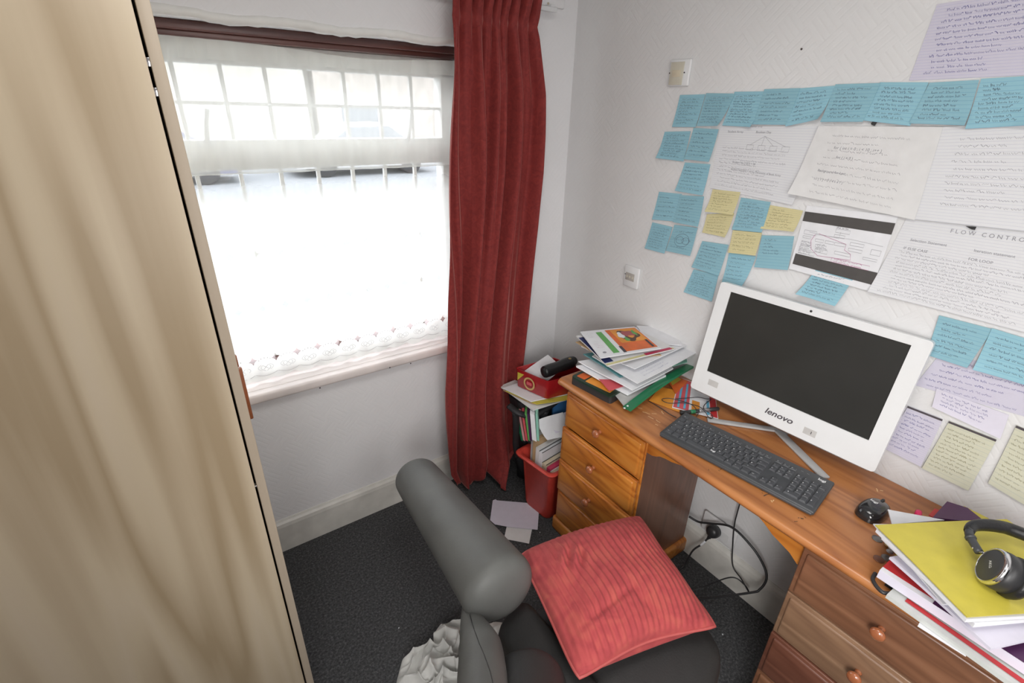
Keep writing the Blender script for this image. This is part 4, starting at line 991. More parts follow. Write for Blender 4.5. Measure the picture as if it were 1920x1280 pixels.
def blob(P, s, q, rs, rq, mat, parent, h, n=24, name='cover_picture', rr_=.15):
    g = G(); r_ = random.Random(int(s*1000)); ce = P(s, q)+Vector((0, 0, h))
    ring = []
    for i in range(n):
        k = 1+rr_*math.sin(3*i/n*2*PI+s*20)+rr_*.6*math.sin(5*i/n*2*PI); ring.append(P(s+rs*k*math.cos(i/n*2*PI), q+rq*k*math.sin(i/n*2*PI))+Vector((0, 0, h)))
    g.add([ce]+ring, [[0, 1+i, 1+(i+1) % n] for i in range(n)]); return obj(name, g, mat, parent, recalc=False)
blob(P, .73, .36, .17, .22, plain('brown_picture', (.10, .05, .03), .5), o, .0011); blob(P, .76, .31, .12, .14, plain('rose_picture', (.38, .09, .10), .5), o, .0013)
blob(P, .60, .33, .05, .13, M['paper'], o, .0014); blob(P, .64, .50, .035, .09, M['lgrn'], o, .0014); blob(P, .86, .28, .03, .12, M['lgrn'], o, .0015); blob(P, .75, .42, .05, .05, M['orange2'], o, .0016)
on(P, .24, .34, .10, .92, M['lgrn'], o, h=.0006); on(P, .40, .45, .72, .95, M['inkb'], o, h=.0007); on(P, .90, .94, .60, .9, M['inkb'], o, h=.0012)
g = G(); textg(g, 'food', .010, P(.06, .38)+Vector((0, 0, .0008)), (P(.2, .38)-P(.06, .38)).normalized(), (P(.06, .2)-P(.06, .38)).normalized()); 
o2 = inkon(P, .06, .2, .1, .3, 3, o); inkon(P, .06, .2, .5, .7, 3, o, 'inkp'); blob(P, .12, .85, .03, .03, M['ink'], o, .0007, name='printed_emblem', rr_=0)
inkon(P, .47, .58, .62, .85, 3, o, 'ivoryink' if 'ivoryink' in M else 'ink')

# marker pen and earphone wire
t = thing('marker_pen', pt(1500, 1010, .757), 'marker pen with black cap and green band behind the keyboard', 'pen')
pa, pb = Vector(pt(1415, 1045, .762)), Vector(pt(1845, 995, .762))
def seg(a, b_, r, mat, name):
    g = G(); p_, q_ = pa.lerp(pb, a), pa.lerp(pb, b_); L_ = (q_-p_).length; g.lathe([(r*.8, 0), (r, L_*.08), (r, L_*.92), (r*.8, L_)], p_, q_-p_, 16); return obj(name, g, mat, t)
seg(0, .26, .0070, M['black'], 'cap'); seg(.25, .38, .0072, M['grn'], 'green_band'); seg(.37, .48, .0068, M['black'], 'grip'); seg(.47, .76, .0065, M['steel'], 'barrel_label'); seg(.75, 1, .0068, M['black'], 'barrel')
zz = .760
cable([pt(*q) for q in ((1060, 910, .753), (1180, 980, .753), (1300, 1060, .753), (1370, 1095, .753))], .0012, 'thin black wire end lying left of the keyboard', 8, name='wire', cat='wire')
cable([pt(*q) for q in ((1360, 885, zz), (1500, 875, zz), (1620, 868, zz+.002), (1700, 885, zz), (1760, 890, zz), (1720, 920, zz), (1680, 960, zz), (1680, 1000, zz+.012), (1750, 1050, zz+.004), (1780, 1085, zz), (1760, 1105, zz), (1730, 1090, zz), (1690, 1030, zz+.012), (1620, 970, zz+.002), (1450, 930, zz), (1300, 935, zz), (1220, 910, zz), (1215, 885, zz), (1300, 880, zz), (1430, 910, zz), (1540, 950, zz+.006), (1600, 1010, zz+.013), (1615, 1050, zz+.006), (1590, 1085, zz))], .0013, 'tangled black earphone wire over the striped leaflet and marker pen', 8, name='wire', cat='wire')

# ------------------------------------------------------------------ right pile on the desk
yu, yv = Vector((.86, -.51, 0)), Vector((-.485, -.875, 0))
def rect(p, a, la, b_, lb, z): p = Vector((*p, z)); return [tuple(p), tuple(p+a*la), tuple(p+a*la+b_*lb), tuple(p+b_*lb)]
ex_, ey_ = Vector((1, -.02, 0)), Vector((-.02, -1, 0))
o, P = slab('folder', rect((-.435, -1.592), Vector((.995, -.06, 0)), .31, Vector((-.08, -.99, 0)), .27, .752), .752, .010, plain('cloudy_white_folder', (.55, .57, .55), .3, coat=.3), 'milky plastic folder with red stripe, lowest of right pile, over desk edge', 'folder', wav=.001)
on(P, .045, .085, .10, .99, M['redc'], o, 'red_stripe', h=.0012)
slab('folder', rect((-.40, -1.578), ex_, .22, ey_, .27, .7505), .7505, .0012, M['black'], 'black folder corner under the right pile', 'folder')
o, P = slab('book', rect((-.412, -1.562), Vector((.999, -.03, 0)), .33, Vector((-.03, -.999, 0)), .26, .768), .768, .022, M['paper'], 'workbook with red, purple and yellow cover in the right pile', 'book', mats=[M['paper'], M['paper2']])
on(P, .04, .15, .0, .35, M['redc'], o, 'cover_panel'); on(P, .0, 1, .36, 1.0, M['pur'], o, 'cover_panel'); on(P, .15, .40, .0, .16, M['yel'], o, 'cover_panel'); on(P, .62, .78, 0, .3, M['redc'], o, 'cover_panel'); on(P, .78, .99, 0, .36, M['pur'], o, 'cover_panel')
slab('booklet', [tuple(at(u, v, 2, .795)) for u, v in ((1790, 965), (1806, 952), (1850, 974), (1870, 990))], .792, .006, M['yel'], 'yellow booklet at the back of the right pile against the wall', 'booklet')
slab('booklet', [tuple(at(u, v, 2, .80)) for u, v in ((1747, 973), (1774, 943), (1812, 955), (1850, 985))], .799, .006, M['pur'], 'dark purple booklet at the back of the right pile', 'booklet')
g = G(); g.lathe([(.004, 0), (.007, .003), (.007, .02), (.004, .023)], at(1722, 966, 2, .80)+Vector((-.006, 0, -.0)), (1, .2, 0), 14); obj('highlighter_pen', g, M['pink'], None, 'pink pen end sticking out behind the white sheet of the right pile', 'pen')
RS = 'loose sheets under the yellow folder'
def ysl(off_u, off_v, la, lb, z, th, mat, lab, name='paper_sheet', cat='paper sheet', wav=.002, seed=0, rot=0, grp=RS):
    a = Matrix.Rotation(rot, 3, 'Z') @ yu; b_ = Matrix.Rotation(rot, 3, 'Z') @ yv
    p = Vector((-.362, -1.520, 0))+yu*off_u+yv*off_v
    return slab(name, rect((p.x, p.y), a, la, b_, lb, z), z, th, mat, lab, cat, grp, wav=wav, seed=seed)
slab('paper_sheet', [tuple(at(u, v, 2, .812)) for u, v in ((1664, 956), (1672, 958), (1770, 976), (1672, 984))], .812, .003, M['paper'], 'white folded card corner behind the yellow folder, nearest the mouse', 'paper sheet', None)
slab('booklet', [tuple(at(u, v, 2, .797)) for u, v in ((1741, 966), (1752, 954), (1765, 958), (1752, 972))], .797, .002, M['redc'], 'red booklet corner beside the pink pen at the wall', 'booklet')
ysl(.0, .05, .30, .20, .806, .006, M['paper2'], 'thick wad of pale sheets under the yellow folder', rot=.12)
ysl(.03, -.035, .24, .20, .815, .003, M['paper'], 'white sheet jutting out behind the yellow folder towards the mouse', rot=-.10)
ysl(.008, .012, .305, .205, .822, .010, M['paper'], 'white wad of sheets just beneath the yellow folder', rot=.03, seed=2)
ysl(-.004, .004, .31, .21, .836, .008, M['paper'], 'top white wad of sheets, its edges frayed, inside the yellow folder', rot=.0, seed=3)
o, P = ysl(-.004, -.002, .315, .215, .8475, .0022, M['yel'], 'bright yellow card folder on top of the right pile under headphones', 'folder', 'folder', wav=.003, grp=None)
on(P, .56, .80, .60, .86, plain('pale_label', (.6, .6, .55), .5), o, 'label', h=.0009)
slab('paper_sheet', [(-.452, -1.655, .751), (-.35, -1.65, .751), (-.36, -1.72, .7515), (-.448, -1.73, .7515)], .751, .0006, M['paper'], 'white paper corner under the milky folder at the desk edge', 'paper sheet')
# coins and keys
for u, v, mt, lab in ((1645, 1010, 'coin', 'silver grey coin on the desk beside the yellow folder corner'), (1648, 1048, 'copper', 'copper coin on the desk near the black-cornered books'), (1663, 1046, 'coin', 'small grey coin half under the books, beside copper coin')):
    p = at(u, v, 2, .751); g = G(); g.lathe([(.0105, 0), (.0112, .0004), (.0112, .0014), (.0105, .0018)], (p.x, p.y, .7502), (0, 0, 1), 24); obj('coin', g, M[mt], None, lab, 'coin', 'coins on the desk')
t = thing('bunch_of_keys', (-.33, -1.545, .75), 'small bunch of keys on the desk poking from under the papers', 'keys')
for i, (u, v, a) in enumerate(((1665, 1022, .5), (1672, 1028, .9), (1668, 1034, .2))):
    p = at(u, v, 2, .754+.002*i); g = G(); R = Matrix.Rotation(a, 3, 'Z'); g.lathe([(.007, 0), (.007, .0015)], p, (0, 0, 1), 14); g.box(p+R @ Vector((.014, 0, .001)), (.02, .004, .0016), R)
    obj('key', g, M['steel'] if i else M['brass'], t)
cable([(-.385, -1.572, .757), (-.40, -1.60, .757), (-.43, -1.585, .757), (-.415, -1.56, .757), (-.39, -1.555, .757)], .004, 'black charger cable curled at the corner of the right pile', 8)

# ------------------------------------------------------------------ headphones on the yellow folder
t = thing('headphones', (-.33, -1.76, .852), 'black over-ear headphones with silver rings on the yellow folder', 'headphones')
c1 = at(1862, 1062, 2, .895); ax1 = Vector((-.42, .86, .30)).normalized()
def cup(c, ax):
    g = G(); g.lathe([(.026, -.030), (.037, -.028), (.0385, -.012), (.0375, -.004), (.033, .000)], c, ax, 40); o = obj('ear_cup', g, M['black'], t)
    g = G(); g.lathe([(.0375, -.001), (.0365, .004), (.0325, .0065), (.0325, .004), (.034, -.001)], c, ax, 40); obj('silver_ring', g, M['chrome'], o, label='silver metal ring')
    g = G(); g.lathe([(.0325, .002), (.0325, .0055), (.029, .0065), (.001, .0065)], c, ax, 40); d = obj('cap_disc', g, M['dark'], o)
    a = Vector((0, 0, 1)); u_ = (a-ax*a.dot(ax)).normalized(); w_ = ax.cross(u_)
    g = G(); textg(g, 'AKG', .008, c+ax*.0069, (w_+u_*.4).normalized()*-1, (u_-w_*.4).normalized(), 0, 0, 'CENTER', .03); obj('logo_lettering', g, M['white'], d)
    g = G(); g.lathe([(.038, -.044), (.041, -.038), (.040, -.028), (.034, -.026)], c, ax, 36); obj('ear_pad', g, M['leather_b'], o)
cup(c1, ax1)
c2_ = c1+Vector((.0, -.160, -.002)); cup(c2_, Vector((-.42, -.86, .30)).normalized())
bandp = cr([at(1836, 1035, 2, .885), at(1822, 1012, 2, .890), at(1817, 999, 2, .893), at(1822, 988, 2, .895), at(1838, 984, 2, .897), at(1868, 986, 2, .897), at(1905, 996, 2, .893), (-.172, -1.79, .89), (-.20, -1.84, .89), (-.27, -1.868, .89)], 8)
g = G(); n_ = len(bandp); g.tube(bandp[18:], [.009+.004*math.sin(PI*i/(n_-19)) for i in range(n_-18)], 14); obj('headband', g, M['leather_b'], t)
g = G(); g.tube(bandp[:20], [.0075]*20, 12); g.tube(bandp[9:12], [.0095]*3, 12); obj('slider', g, M['dark'], t)
g = G(); g.lathe([(.003, -.01), (.003, .01)], bandp[1], (0, 1, 0), 10); obj('hinge_pin', g, M['chrome'], t)

# ------------------------------------------------------------------ corner: bag, stack, tin, case, tub with books
t = thing('bag', (-.20, -.19, 0), 'black nylon bag stuffed with magazines in the corner behind the tub', 'bag')
def bagP(u, v):
    a = 2*PI*u; z = .01+.49*v
    sx = .178-.085*(1-v)+.010*math.sin(3*a+4*v); sy = .058+.006*math.sin(2*a+7*v)
    cx, sn = math.cos(a), math.sin(a)
    k = 1/((abs(cx)**5+abs(sn)**5)**.2)
    return Vector((-.232+sx*k*cx*(1-.05*v)+.006*math.sin(17*v+5*a), -.212+sy*k*sn+.006*math.sin(13*v+3*a), z+.008*math.sin(4*a)))
g = G(); g.grid(bagP, 64, 28); g.add([bagP(i/32, 0) for i in range(32)], [list(range(32))]); g.add([bagP(i/32, 1) for i in range(32)], [list(range(32))])
obj('body', g, M['bag'], t)
g = G(); g.tube(cr([(-.45, -.25, .50), (-.435, -.30, .485), (-.38, -.32, .462), (-.33, -.325, .470), (-.25, -.325, .495), (-.17, -.31, .515)], 8), .016, 10, flat=.7)
g.tube(cr([(-.44, -.285, .485), (-.432, -.285, .40), (-.42, -.27, .30), (-.40, -.262, .22)], 8), .012, 8, flat=1.4)
g.tube(cr([(-.31, -.325, .47), (-.325, -.31, .40), (-.345, -.295, .34), (-.36, -.285, .30)], 8), .022, 8, flat=.8)
obj('strap', g, M['bag'], t)
MGp = 'magazines standing in the black bag'
for i, (u, mt, lab) in enumerate(((969, 'grn', 'green spined magazine, leftmost in the bag'), (974, 'note_pink', 'pale pink magazine beside the green one in the bag'), (980, 'coral', 'coral magazine in the bag'), (986, 'lgrn', 'lime green magazine in the bag'), (990, 'pur', 'dark purple magazine in the bag'), (998, 'paper', 'thick white magazine in the bag'), (1006, 'mint', 'pale green and white magazine, rightmost in the bag'))):
    if mt == 'note_pink': M[mt] = plain('pale_pink', (.6, .3, .3), .5)
    a = at(u, 776, 0, -.425+.0035*i); b_ = at(u+10-i*1.2, 826, 0, -.412)
    w_ = .006 if mt != 'paper' else .012
    d = (b_-a); g = G()
    side = Vector((.3, -.95, 0)).normalized(); q = [a-side*w_, a+side*w_, b_+side*w_, b_-side*w_]
    g.prism(q, (.07, .085, 0)); obj('magazine', g, M[mt], None, lab, 'magazine', MGp)
# stack on the bag
SG = 'papers stacked on top of the black bag'
o, P = slab('magazine', [(-.41, -.12), (-.17, -.10), (-.20, -.37), (-.40, -.355)], .512, .006, M['paper3'], 'off-white magazine lying lowest on the black bag', 'magazine', SG, wav=.002)
slab('magazine', [(-.425, -.17), (-.12, -.20), (-.15, -.375), (-.38, -.33)], .522, .005, M['kraft'], 'beige paper with dark print on the black bag, second from below', 'magazine', SG, wav=.002, seed=1)
slab('magazine', [(-.425, -.19), (-.12, -.24), (-.20, -.405), (-.375, -.345)], .530, .004, M['yel'], 'yellow edged magazine directly under the red tin', 'magazine', SG, wav=.001)
slab('paper_sheet', [(-.43, -.17), (-.16, -.18), (-.22, -.365), (-.39, -.325)], .5365, .004, M['paper'], 'white sheets between the yellow magazine and the red tin', 'paper sheet', SG, wav=.001)
# red tin, open
tz = .545
cT = [(-.377, -.192), (-.332, -.358), (-.125, -.385), (-.175, -.205)]
t = thing('biscuit_tin', (-.25, -.28, tz), 'open dark red biscuit tin on the papers in the corner', 'tin')
g = G(); C_ = [Vector((*q, 0)) for q in cT]; cen = sum(C_, Vector())/4
def ring(sc, z): return [Vector((cen.x+(q.x-cen.x)*sc, cen.y+(q.y-cen.y)*sc, z)) for q in rpoly([(c_.x, c_.y) for c_ in C_], .012, 4)]
rs = [ring(.93, tz), ring(.96, tz+.004), ring(1.0, tz+.085), ring(1.02, tz+.087), ring(1.02, tz+.091), ring(.97, tz+.090), ring(.93, tz+.006)]
n_ = len(rs[0]); vs = [p_ for q in rs for p_ in q]
g.add(vs, [[i*n_+k, i*n_+(k+1) % n_, (i+1)*n_+(k+1) % n_, (i+1)*n_+k] for i in range(len(rs)-1) for k in range(n_)]+[list(range(n_))[::-1], [(len(rs)-1)*n_+k for k in range(n_)]], 0, True)
o = obj('tin_body', g, M['redtin'], t); autosm(o, 35)
# gold emblem on the left face of the tin
fa, fb = C_[0], C_[1]; fe = (fb-fa).normalized(); fn = Vector((fe.y, -fe.x, 0)); fn = fn if fn.x < 0 else -fn
fc = fa.lerp(fb, .45)+fn*.0015+Vector((0, 0, tz+.042))
g = G()
for r0 in (.026, ): 
    pts = [fc+fe*r0*math.cos(a/20*2*PI)+Vector((0, 0, 1))*r0*1.0*math.sin(a/20*2*PI) for a in range(21)]; g.ribbon(pts, .008, fn, 0, .0008)
obj('gold_wreath', g, plain('gold_print', (.55, .38, .15), .4), o)
g = G(); g.box(fc+fn*.0004, (.0012, .026, .014), Matrix((fn, fe, Vector((0, 0, 1)))).transposed()); obj('label_patch', g, M['coral'], o)
g = G(); p_ = fa+fn*.0012+fe*.012; g.add([p_+Vector((0, 0, tz+.075)), p_+fe*.035+Vector((0, 0, tz+.075)), p_+Vector((0, 0, tz+.035))], [[0, 1, 2]]); obj('gold_corner', g, M['yel'], o, recalc=False)
slab('paper_sheet', [(-.335, -.20, .61), (-.22, -.215, .665), (-.22, -.32, .645), (-.32, -.325, .605)], .56, .001, M['paper'], 'folded white paper standing inside the red tin', 'paper sheet', wav=.002)
# glasses case
t = thing('spectacle_case', (-.25, -.33, .645), 'black leather spectacle case with a brass stud across the red tin', 'case')
ca, cb = at(1019, 698, 2, .660), at(1078, 676, 2, .668)
dd = (cb-ca).normalized(); g = G(); LL = (cb-ca).length
prof = [(.001, -.004), (.014, -.003), (.023, .001), (.0255, .008)]+[(.0255+.001*math.sin(i), .01+LL*.85*i/10) for i in range(11)]+[(.019, LL*.93), (.010, LL*.98), (.001, LL)]
g.lathe(prof, ca, dd, 28); o = obj('body', g, M['leather_b'], t)
s0 = at(1068.5, 672, 2, .7035)
g = G(); g.lathe([(.024, -.003), (.0245, .002), (.022, .008), (.001, .0105)], ca.lerp(cb, .90)+Vector((0, 0, .004)), Vector((-.2, -.2, 1)), 24); obj('flap', g, M['leather_b'], t)
g = G(); g.tube([s0+Vector((math.cos(a/12*2*PI)*.0048, math.sin(a/12*2*PI)*.0048, 0)) for a in range(12)], .0017, 8, close=True); obj('stud', g, M['brass'], t)
# red tub
t = thing('storage_tub', (-.22, -.41, 0), 'red plastic storage tub full of books beside the left end of the desk', 'storage tub')
TA = Vector((.993, .12, 0)).normalized(); TB = Vector((.12, -.993, 0)).normalized()
def tubring(o0, la, lb, z, r):
    p = Vector((*o0, 0)); c_ = [p, p+TA*la, p+TA*la+TB*lb, p+TB*lb]
    return [Vector((q.x, q.y, z)) for q in rpoly([(q.x, q.y) for q in c_], r, 5)]
def tr_(inset, z, r): return tubring((-.446+inset, -.300-inset), .33-2*inset, .222-2*inset, z, r)
rs = [tr_(.040, .004, .03), tr_(.034, .02, .032), tr_(.018, .262, .034), tr_(.004, .272, .034), tr_(-.004, .276, .036), tr_(-.006, .284, .036), tr_(.002, .290, .036), tr_(.016, .286, .034), tr_(.023, .27, .034), tr_(.040, .012, .03)]
n_ = len(rs[0]); g = G(); g.add([p_ for q in rs for p_ in q], [[i*n_+k, i*n_+(k+1) % n_, (i+1)*n_+(k+1) % n_, (i+1)*n_+k] for i in range(len(rs)-1) for k in range(n_)]+[list(range(n_))[::-1], [(len(rs)-1)*n_+k for k in range(n_)]], 0, True)
o = obj('tub', g, M['red'], t); autosm(o, 50)
# books in the tub: standing, spines up, running along the long side
BG = 'books and papers standing in the red tub'
def tb(b0, wd_, ztop, mat, lab, a0=.05, a1=.29, name='book', cat='book', cover=None, lean=0, zb=.11):
    p = Vector((-.446, -.300, 0)); A_ = p+TA*a0+TB*b0; g = G()
    q = [A_+Vector((0, 0, ztop)), A_+TB*wd_+Vector((0, 0, ztop)), A_+TB*wd_-TB*lean+Vector((0, 0, zb)), A_-TB*lean+Vector((0, 0, zb))]
    g.prism(q, TA*(a1-a0)); o = obj(name, g, M[mat], None, lab, cat, BG)
    if cover:
        g = G(); c0 = A_+Vector((0, 0, ztop+.0006)); g.prism([c0, c0+TB*.0035, c0+TB*.0035+TA*(a1-a0), c0+TA*(a1-a0)], (0, 0, .0006)); c0 = A_+TB*(wd_-.0035)+Vector((0, 0, ztop+.0006)); g.prism([c0, c0+TB*.0035, c0+TB*.0035+TA*(a1-a0), c0+TA*(a1-a0)], (0, 0, .0006)); obj('cover', g, M[cover], o)
tb(.170, .020, .258, 'page', 'paperback with cream pages nearest the outer rim of the tub', cover='paper')
tb(.149, .020, .268, 'crim', 'crimson book beside the outermost paperback in the tub')
tb(.120, .027, .275, 'page', 'thick yellowed paperback behind the crimson book in the tub', cover='black')
tb(.098, .020, .322, 'paper', 'tall white book with dark cover in the middle of the tub', cover='black', a1=.28)
tb(.078, .018, .332, 'paper3', 'grey white booklet next to the brown envelope in the tub', a1=.27)
tb(.060, .015, .365, 'kraft', 'brown envelope standing tall in the tub', name='envelope', cat='envelope', a1=.27)
tb(.047, .010, .385, 'clear', 'cloudy plastic wallet behind the brown envelope in the tub', name='folder', cat='folder', a1=.22)
slab('paper_sheet', [(-.375, -.345, .43), (-.25, -.375, .455), (-.22, -.425, .355), (-.345, -.395, .355)], .35, .001, M['paper'], 'crumpled white letter on top of the tub contents', 'paper sheet', BG, wav=.012, seed=1)
slab('paper_sheet', [(-.33, -.35, .44), (-.17, -.38, .46), (-.15, -.42, .40), (-.30, -.395, .38)], .38, .001, M['paper2'], 'second folded letter behind the crumpled one in the tub', 'paper sheet', BG, wav=.008, seed=3)
g = G(); g.box((-.20, -.335, .44), (.13, .012, .10), Matrix.Rotation(-.2, 3, 'Z'), .001); o = obj('booklet', g, M['blue'], None, 'dark blue booklet leaning at the back of the tub by the desk', 'booklet', BG)

# ------------------------------------------------------------------ on the floor
def fl(u, v, z=.003): return tuple(at(u, v, 2, z))
slab('receipt', [fl(950, 987), fl(998, 990), fl(992, 1019), fl(945, 1010)], .002, .0005, M['paper3'], 'small printed slip on the carpet under the white envelope', 'slip', wav=.001)
g = G(); P = quadP([fl(950, 987, .0045), fl(998, 990, .0045), fl(992, 1019, .0045), fl(945, 1010, .0045)], (0, 0, 1), 0, (0, 0, 0))
cx6 = [(924, 938), (929, 936), (932, 938), (1003, 944), (1011, 950), (1008, 993), (955, 988), (928, 983), (919, 975)]
g = G(); g.prism([fl(u, v, .007) for u, v in cx6], (0, 0, .0012)); obj('envelope', g, M['paper2'], None, 'white envelope lying flat on the carpet by the curtain', 'envelope')
# crumpled cloth
t0 = Vector((-1.03, -.82, 0))
def clothP(u, v):
    X = lerp(-.175, .20, u); Y = lerp(-.20, .125, v)
    r_ = math.hypot(X/.19, Y/.165)
    a = math.atan2(Y, X)
    wx_ = X+.018*math.sin(31*Y+1)+.010*math.sin(57*Y); wy_ = Y+.020*math.sin(27*X)+.009*math.sin(61*X+2)
    w1 = math.sin(30*wx_+52*wy_+1.2); w2 = math.sin(-58*wx_+24*wy_); w3 = math.sin(95*wy_+30*wx_+2)
    rid = (1-abs(w1))**1.2*.040+(1-abs(w2))**1.6*.036*(.5+.5*math.sin(20*X+9))+(1-abs(w3))**1.5*.014
    edge = max(0, 1-r_**3)
    z = .004+edge**.6*(.030+rid)
    wob = 1+.10*math.sin(5*a+1)+.05*math.sin(9*a)
    if r_ > 1: X /= r_; Y /= r_
    return t0+Vector((X*wob+.010*w2*edge, Y*wob+.010*w1*edge, z))
g = G(); g.grid(clothP, 220, 200); o = obj('cloth', g, M['fabric_w'], None, 'crumpled pale grey cloth heaped on the carpet left of the chair', 'cloth')
g = G()
def clP(u, v):
    a = at(861, 1178, 2, .03); return a+Vector((lerp(-.02, .05, u), lerp(-.05, .03, v), .02*abs(math.sin(7*u+3*v))-.022+.008*math.sin(9*v)))
g.grid(clP, 20, 20); o = obj('cloth', g, M['fabric_w'], None, 'small piece of pale cloth showing beside the chair, above the heap', 'cloth'); solid(o, .002, 1)
for u, v in ((747, 1180), (1355, 1192), (1012, 1000)):
    p = at(u, v, 2, .0); g = G(); g.add([p+Vector((0, 0, .003)), p+Vector((.006, .002, .004)), p+Vector((.003, .006, .003)), p+Vector((.003, .003, .006))], [[0, 1, 3], [1, 2, 3], [2, 0, 3], [0, 2, 1]])
    obj('lint', g, M['paper'], None, 'tiny white scrap lying on the dark carpet', 'scrap', 'white scraps on the carpet')

# ------------------------------------------------------------------ chair
t = thing('armchair', (-.76, -1.2, 0), 'grey leatherette chair with a thick padded arm roll and dark seat', 'chair')
A = at(783, 897, 2, .47); B = at(932, 1097, 2, .545)
d = (B-A).normalized(); pts = []; rad = []
L_ = (B-A).length; R0, R1 = .078, .100
for i in range(9): a = PI/2*(i/8); pts.append(A-d*R0*.62*math.cos(a)); rad.append(max(.002, R0*math.sin(a)**.8))
for i in range(1, 14): k = i/13; pts.append(A+d*L_*k); rad.append(lerp(R0, R1, k**.9))
for i in range(1, 9): a = PI/2*(i/8); pts.append(B+d*R1*.5*math.sin(a)); rad.append(max(.002, R1*math.cos(a)**.7))
g = G(); g.tube(pts, rad, 40, flat=.92); obj('arm_roll', g, M['leather'], t)
# near back pad: starts narrow under the roll and swells towards the viewer
pp = [at(879, 1118, 2, .47), at(885, 1165, 2, .50), at(900, 1215, 2, .53), at(904, 1265, 2, .56), at(905, 1330, 2, .60), at(905, 1400, 2, .64), at(905, 1450, 2, .66)]
pr = [.014, .029, .050, .053, .052, .050, .04]
q = cr(pp, 6); rr2 = [interp(i/(len(q)-1)*6, range(7), pr) for i in range(len(q))]
g = G(); g.tube(q, rr2, 32); bk = obj('back_pad', g, M['leather'], t)
g = G(); sm = [at(880+(i/10)*42, 1150+105*(i/10), 2, .535+.045*(i/10)) for i in range(11)]
# seam laid on the pad surface
def onpad(u, v):
    d_ = ray(u, v); best = None
    for p_, r_ in zip(q, rr2):
        tt = (p_-CAM).dot(d_)/d_.dot(d_); c_ = CAM+d_*tt; dist = (c_-p_).length
        if dist < r_:
            h = math.sqrt(r_*r_-dist*dist)/d_.length; cand = tt-h
            if best is None or cand < best: best = cand
    return CAM+d_*(best if best else (sm[0]-CAM).length/d_.length)
sp_ = [onpad(u, v) for u, v in ((881, 1152), (886, 1170), (892, 1188), (899, 1207), (907, 1225), (914, 1245), (920, 1262), (926, 1290))]
g.tube(cr(sp_, 4), .0012, 6); obj('seam', g, M['leather_d'], bk)
# seat: soft rounded slab
def pad(g, cors, z0, z1, puff=.02, r=.06, n=28, m=0):
    loop = rpoly(cors, r, 7); cen = sum(loop, Vector())/len(loop); rings = []
    for k in range(9):
        a = k/8; z = lerp(z0, z1, a); ins = 1-.05*(abs(2*a-1)**4)*1.2
        rings.append([Vector((cen.x+(p_.x-cen.x)*ins, cen.y+(p_.y-cen.y)*ins, z)) for p_ in loop])
    for sc, dz in ((.8, .6), (.5, .9), (.2, 1.0)): rings.append([Vector((cen.x+(p_.x-cen.x)*sc, cen.y+(p_.y-cen.y)*sc, z1+puff*dz)) for p_ in loop])
    nn = len(loop); g.add([p_ for q_ in rings for p_ in q_], [[i*nn+k, i*nn+(k+1) % nn, (i+1)*nn+(k+1) % nn, (i+1)*nn+k] for i in range(len(rings)-1) for k in range(nn)]+[list(range(nn))[::-1], [(len(rings)-1)*nn+k for k in range(nn)]], m, True)
g = G(); pad(g, [(-.93, -1.00), (-.52, -1.00), (-.525, -1.37), (-.98, -1.56)], .27, .40, .02, .07); obj('seat', g, M['leather_d'], t)
g = G(); pad(g, [(-1.02, -1.00), (-.90, -.96), (-.88, -1.50), (-1.12, -1.55)], .26, .43, .02, .05); obj('side_panel', g, M['leather_d'], t)
g = G(); qq = cr([at(985, 1262, 2, .44), at(990, 1290, 2, .46), at(985, 1350, 2, .50), at(975, 1420, 2, .55)], 6); g.tube(qq, [interp(i/(len(qq)-1), [0, .1, .3, 1], [.03, .07, .088, .09]) for i in range(len(qq))], 28); obj('shaded_bolster', g, M['leather_d'], t, label='inner bolster coloured dark for the shaded side of the pad')  # shade on the grey pad's right side made as a dark bolster
g = G(); g.lathe([(.03, 0), (.03, .22)], (-.76, -1.25, .06), (0, 0, 1), 20); obj('column', g, M['black'], t)
for i in range(5):
    a = 2*PI*i/5+.5; e_ = Vector((math.cos(a), math.sin(a), 0)); g = G()
    g.tube([Vector((-.76, -1.25, .09))+e_*.02, Vector((-.76, -1.25, .075))+e_*.15, Vector((-.76, -1.25, .06))+e_*.24], [.022, .018, .014], 10); l_ = obj('base_leg', g, M['black'], t)
    g = G(); g.lathe([(.018, -.012), (.024, -.008), (.024, .008), (.018, .012)], Vector((-.76, -1.25, .0245))+e_*.24, e_.cross(Vector((0, 0, 1))), 18); obj('castor', g, M['black'], l_)

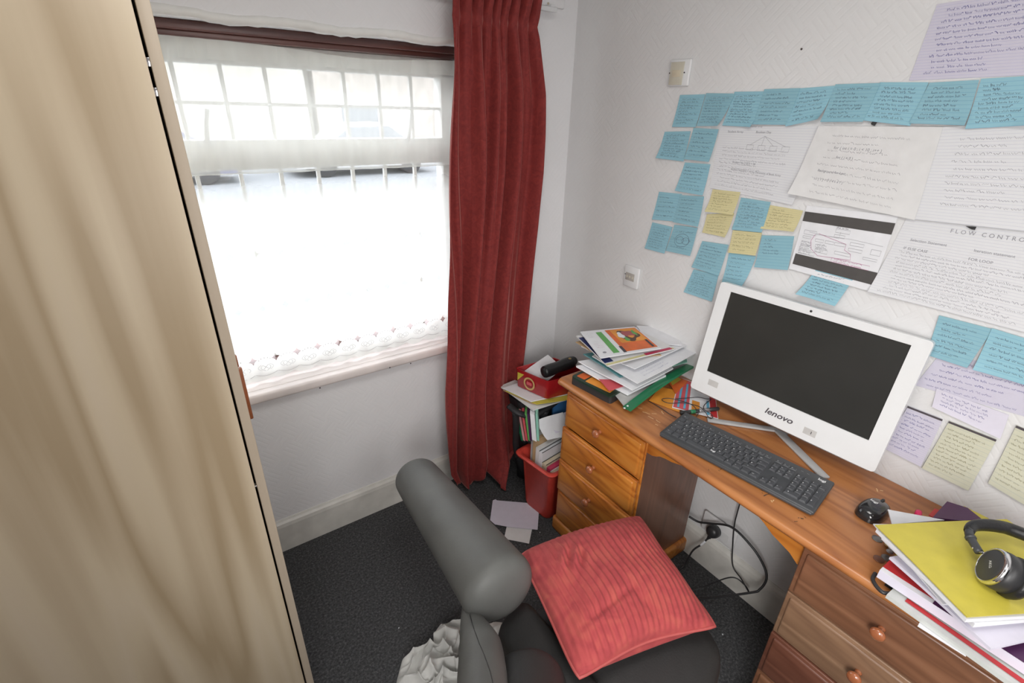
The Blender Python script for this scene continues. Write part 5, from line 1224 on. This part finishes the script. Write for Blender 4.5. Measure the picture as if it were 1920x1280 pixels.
# ------------------------------------------------------------------ cushion
t = thing('cushion', (-.72, -1.12, .45), 'coral red ribbed cushion lying on the dark chair seat', 'cushion')
zc = .475
cc = [at(973, 1040, 2, zc), at(1200, 968, 2, zc-.01), at(1348, 1180, 2, zc), at(1083, 1282, 2, zc+.01)]
def cu(s, q, side):
    p = (cc[0]*(1-s)+cc[1]*s)*(1-q)+(cc[3]*(1-s)+cc[2]*s)*q
    cen = (cc[0]+cc[1]+cc[2]+cc[3])/4
    a, b_ = 2*s-1, 2*q-1
    pinch = 1-.15*(1-a*a)*abs(b_)**(3 if side >= 0 else 14)*(1 if b_ > 0 else -.3)-.03*(1-b_*b_)*abs(a)**3
    rc = max(abs(a), abs(b_)); cor = (abs(a)*abs(b_))**6
    p = cen+(p-cen)*pinch*(1-.04*cor)
    th = (max(0, 1-abs(a)**2.6)*max(0, 1-abs(b_)**2.6))**.55
    z = th*(.075 if side > 0 else .055)*side
    if side > 0:
        f = th**.5
        z += f*(.0026*math.sin(s*150+1.8*math.sin(q*7)+.9*math.sin(s*7)) + .0035*math.sin(9*s+14*q+3*math.sin(5*s)))
        z += f*(.012*math.exp(-((s-.28)/.10)**2-((q-.28)/.10)**2)*math.sin(60*s+30*q))
        z += f*.008*math.exp(-((s-.55-.3*(q-.7))/.03)**2)*math.exp(-((q-.75)/.18)**2)*-1
        z += f*.007*math.exp(-((q-.72+.25*(s-.3))/.025)**2)*math.exp(-((s-.32)/.22)**2)*-1
    return Vector((p.x, p.y, p.z+z+.006*b_*b_))
g = G(); g.grid(lambda s, q: cu(s, q, 1), 300, 90); g.grid(lambda s, q: cu(s, 1-q, -1), 60, 60)
obj('cover', g, M['chenille'], t)
ed = [cu(i/30, 0, 0) for i in range(30)]+[cu(1, i/30, 0) for i in range(30)]+[cu(1-i/30, 1, 0) for i in range(30)]+[cu(0, 1-i/30, 0) for i in range(30)]
g = G(); g.tube(ed, .0042, 8, close=True); obj('piping', g, plain('coral_piping', (.42, .08, .075), .6), t)
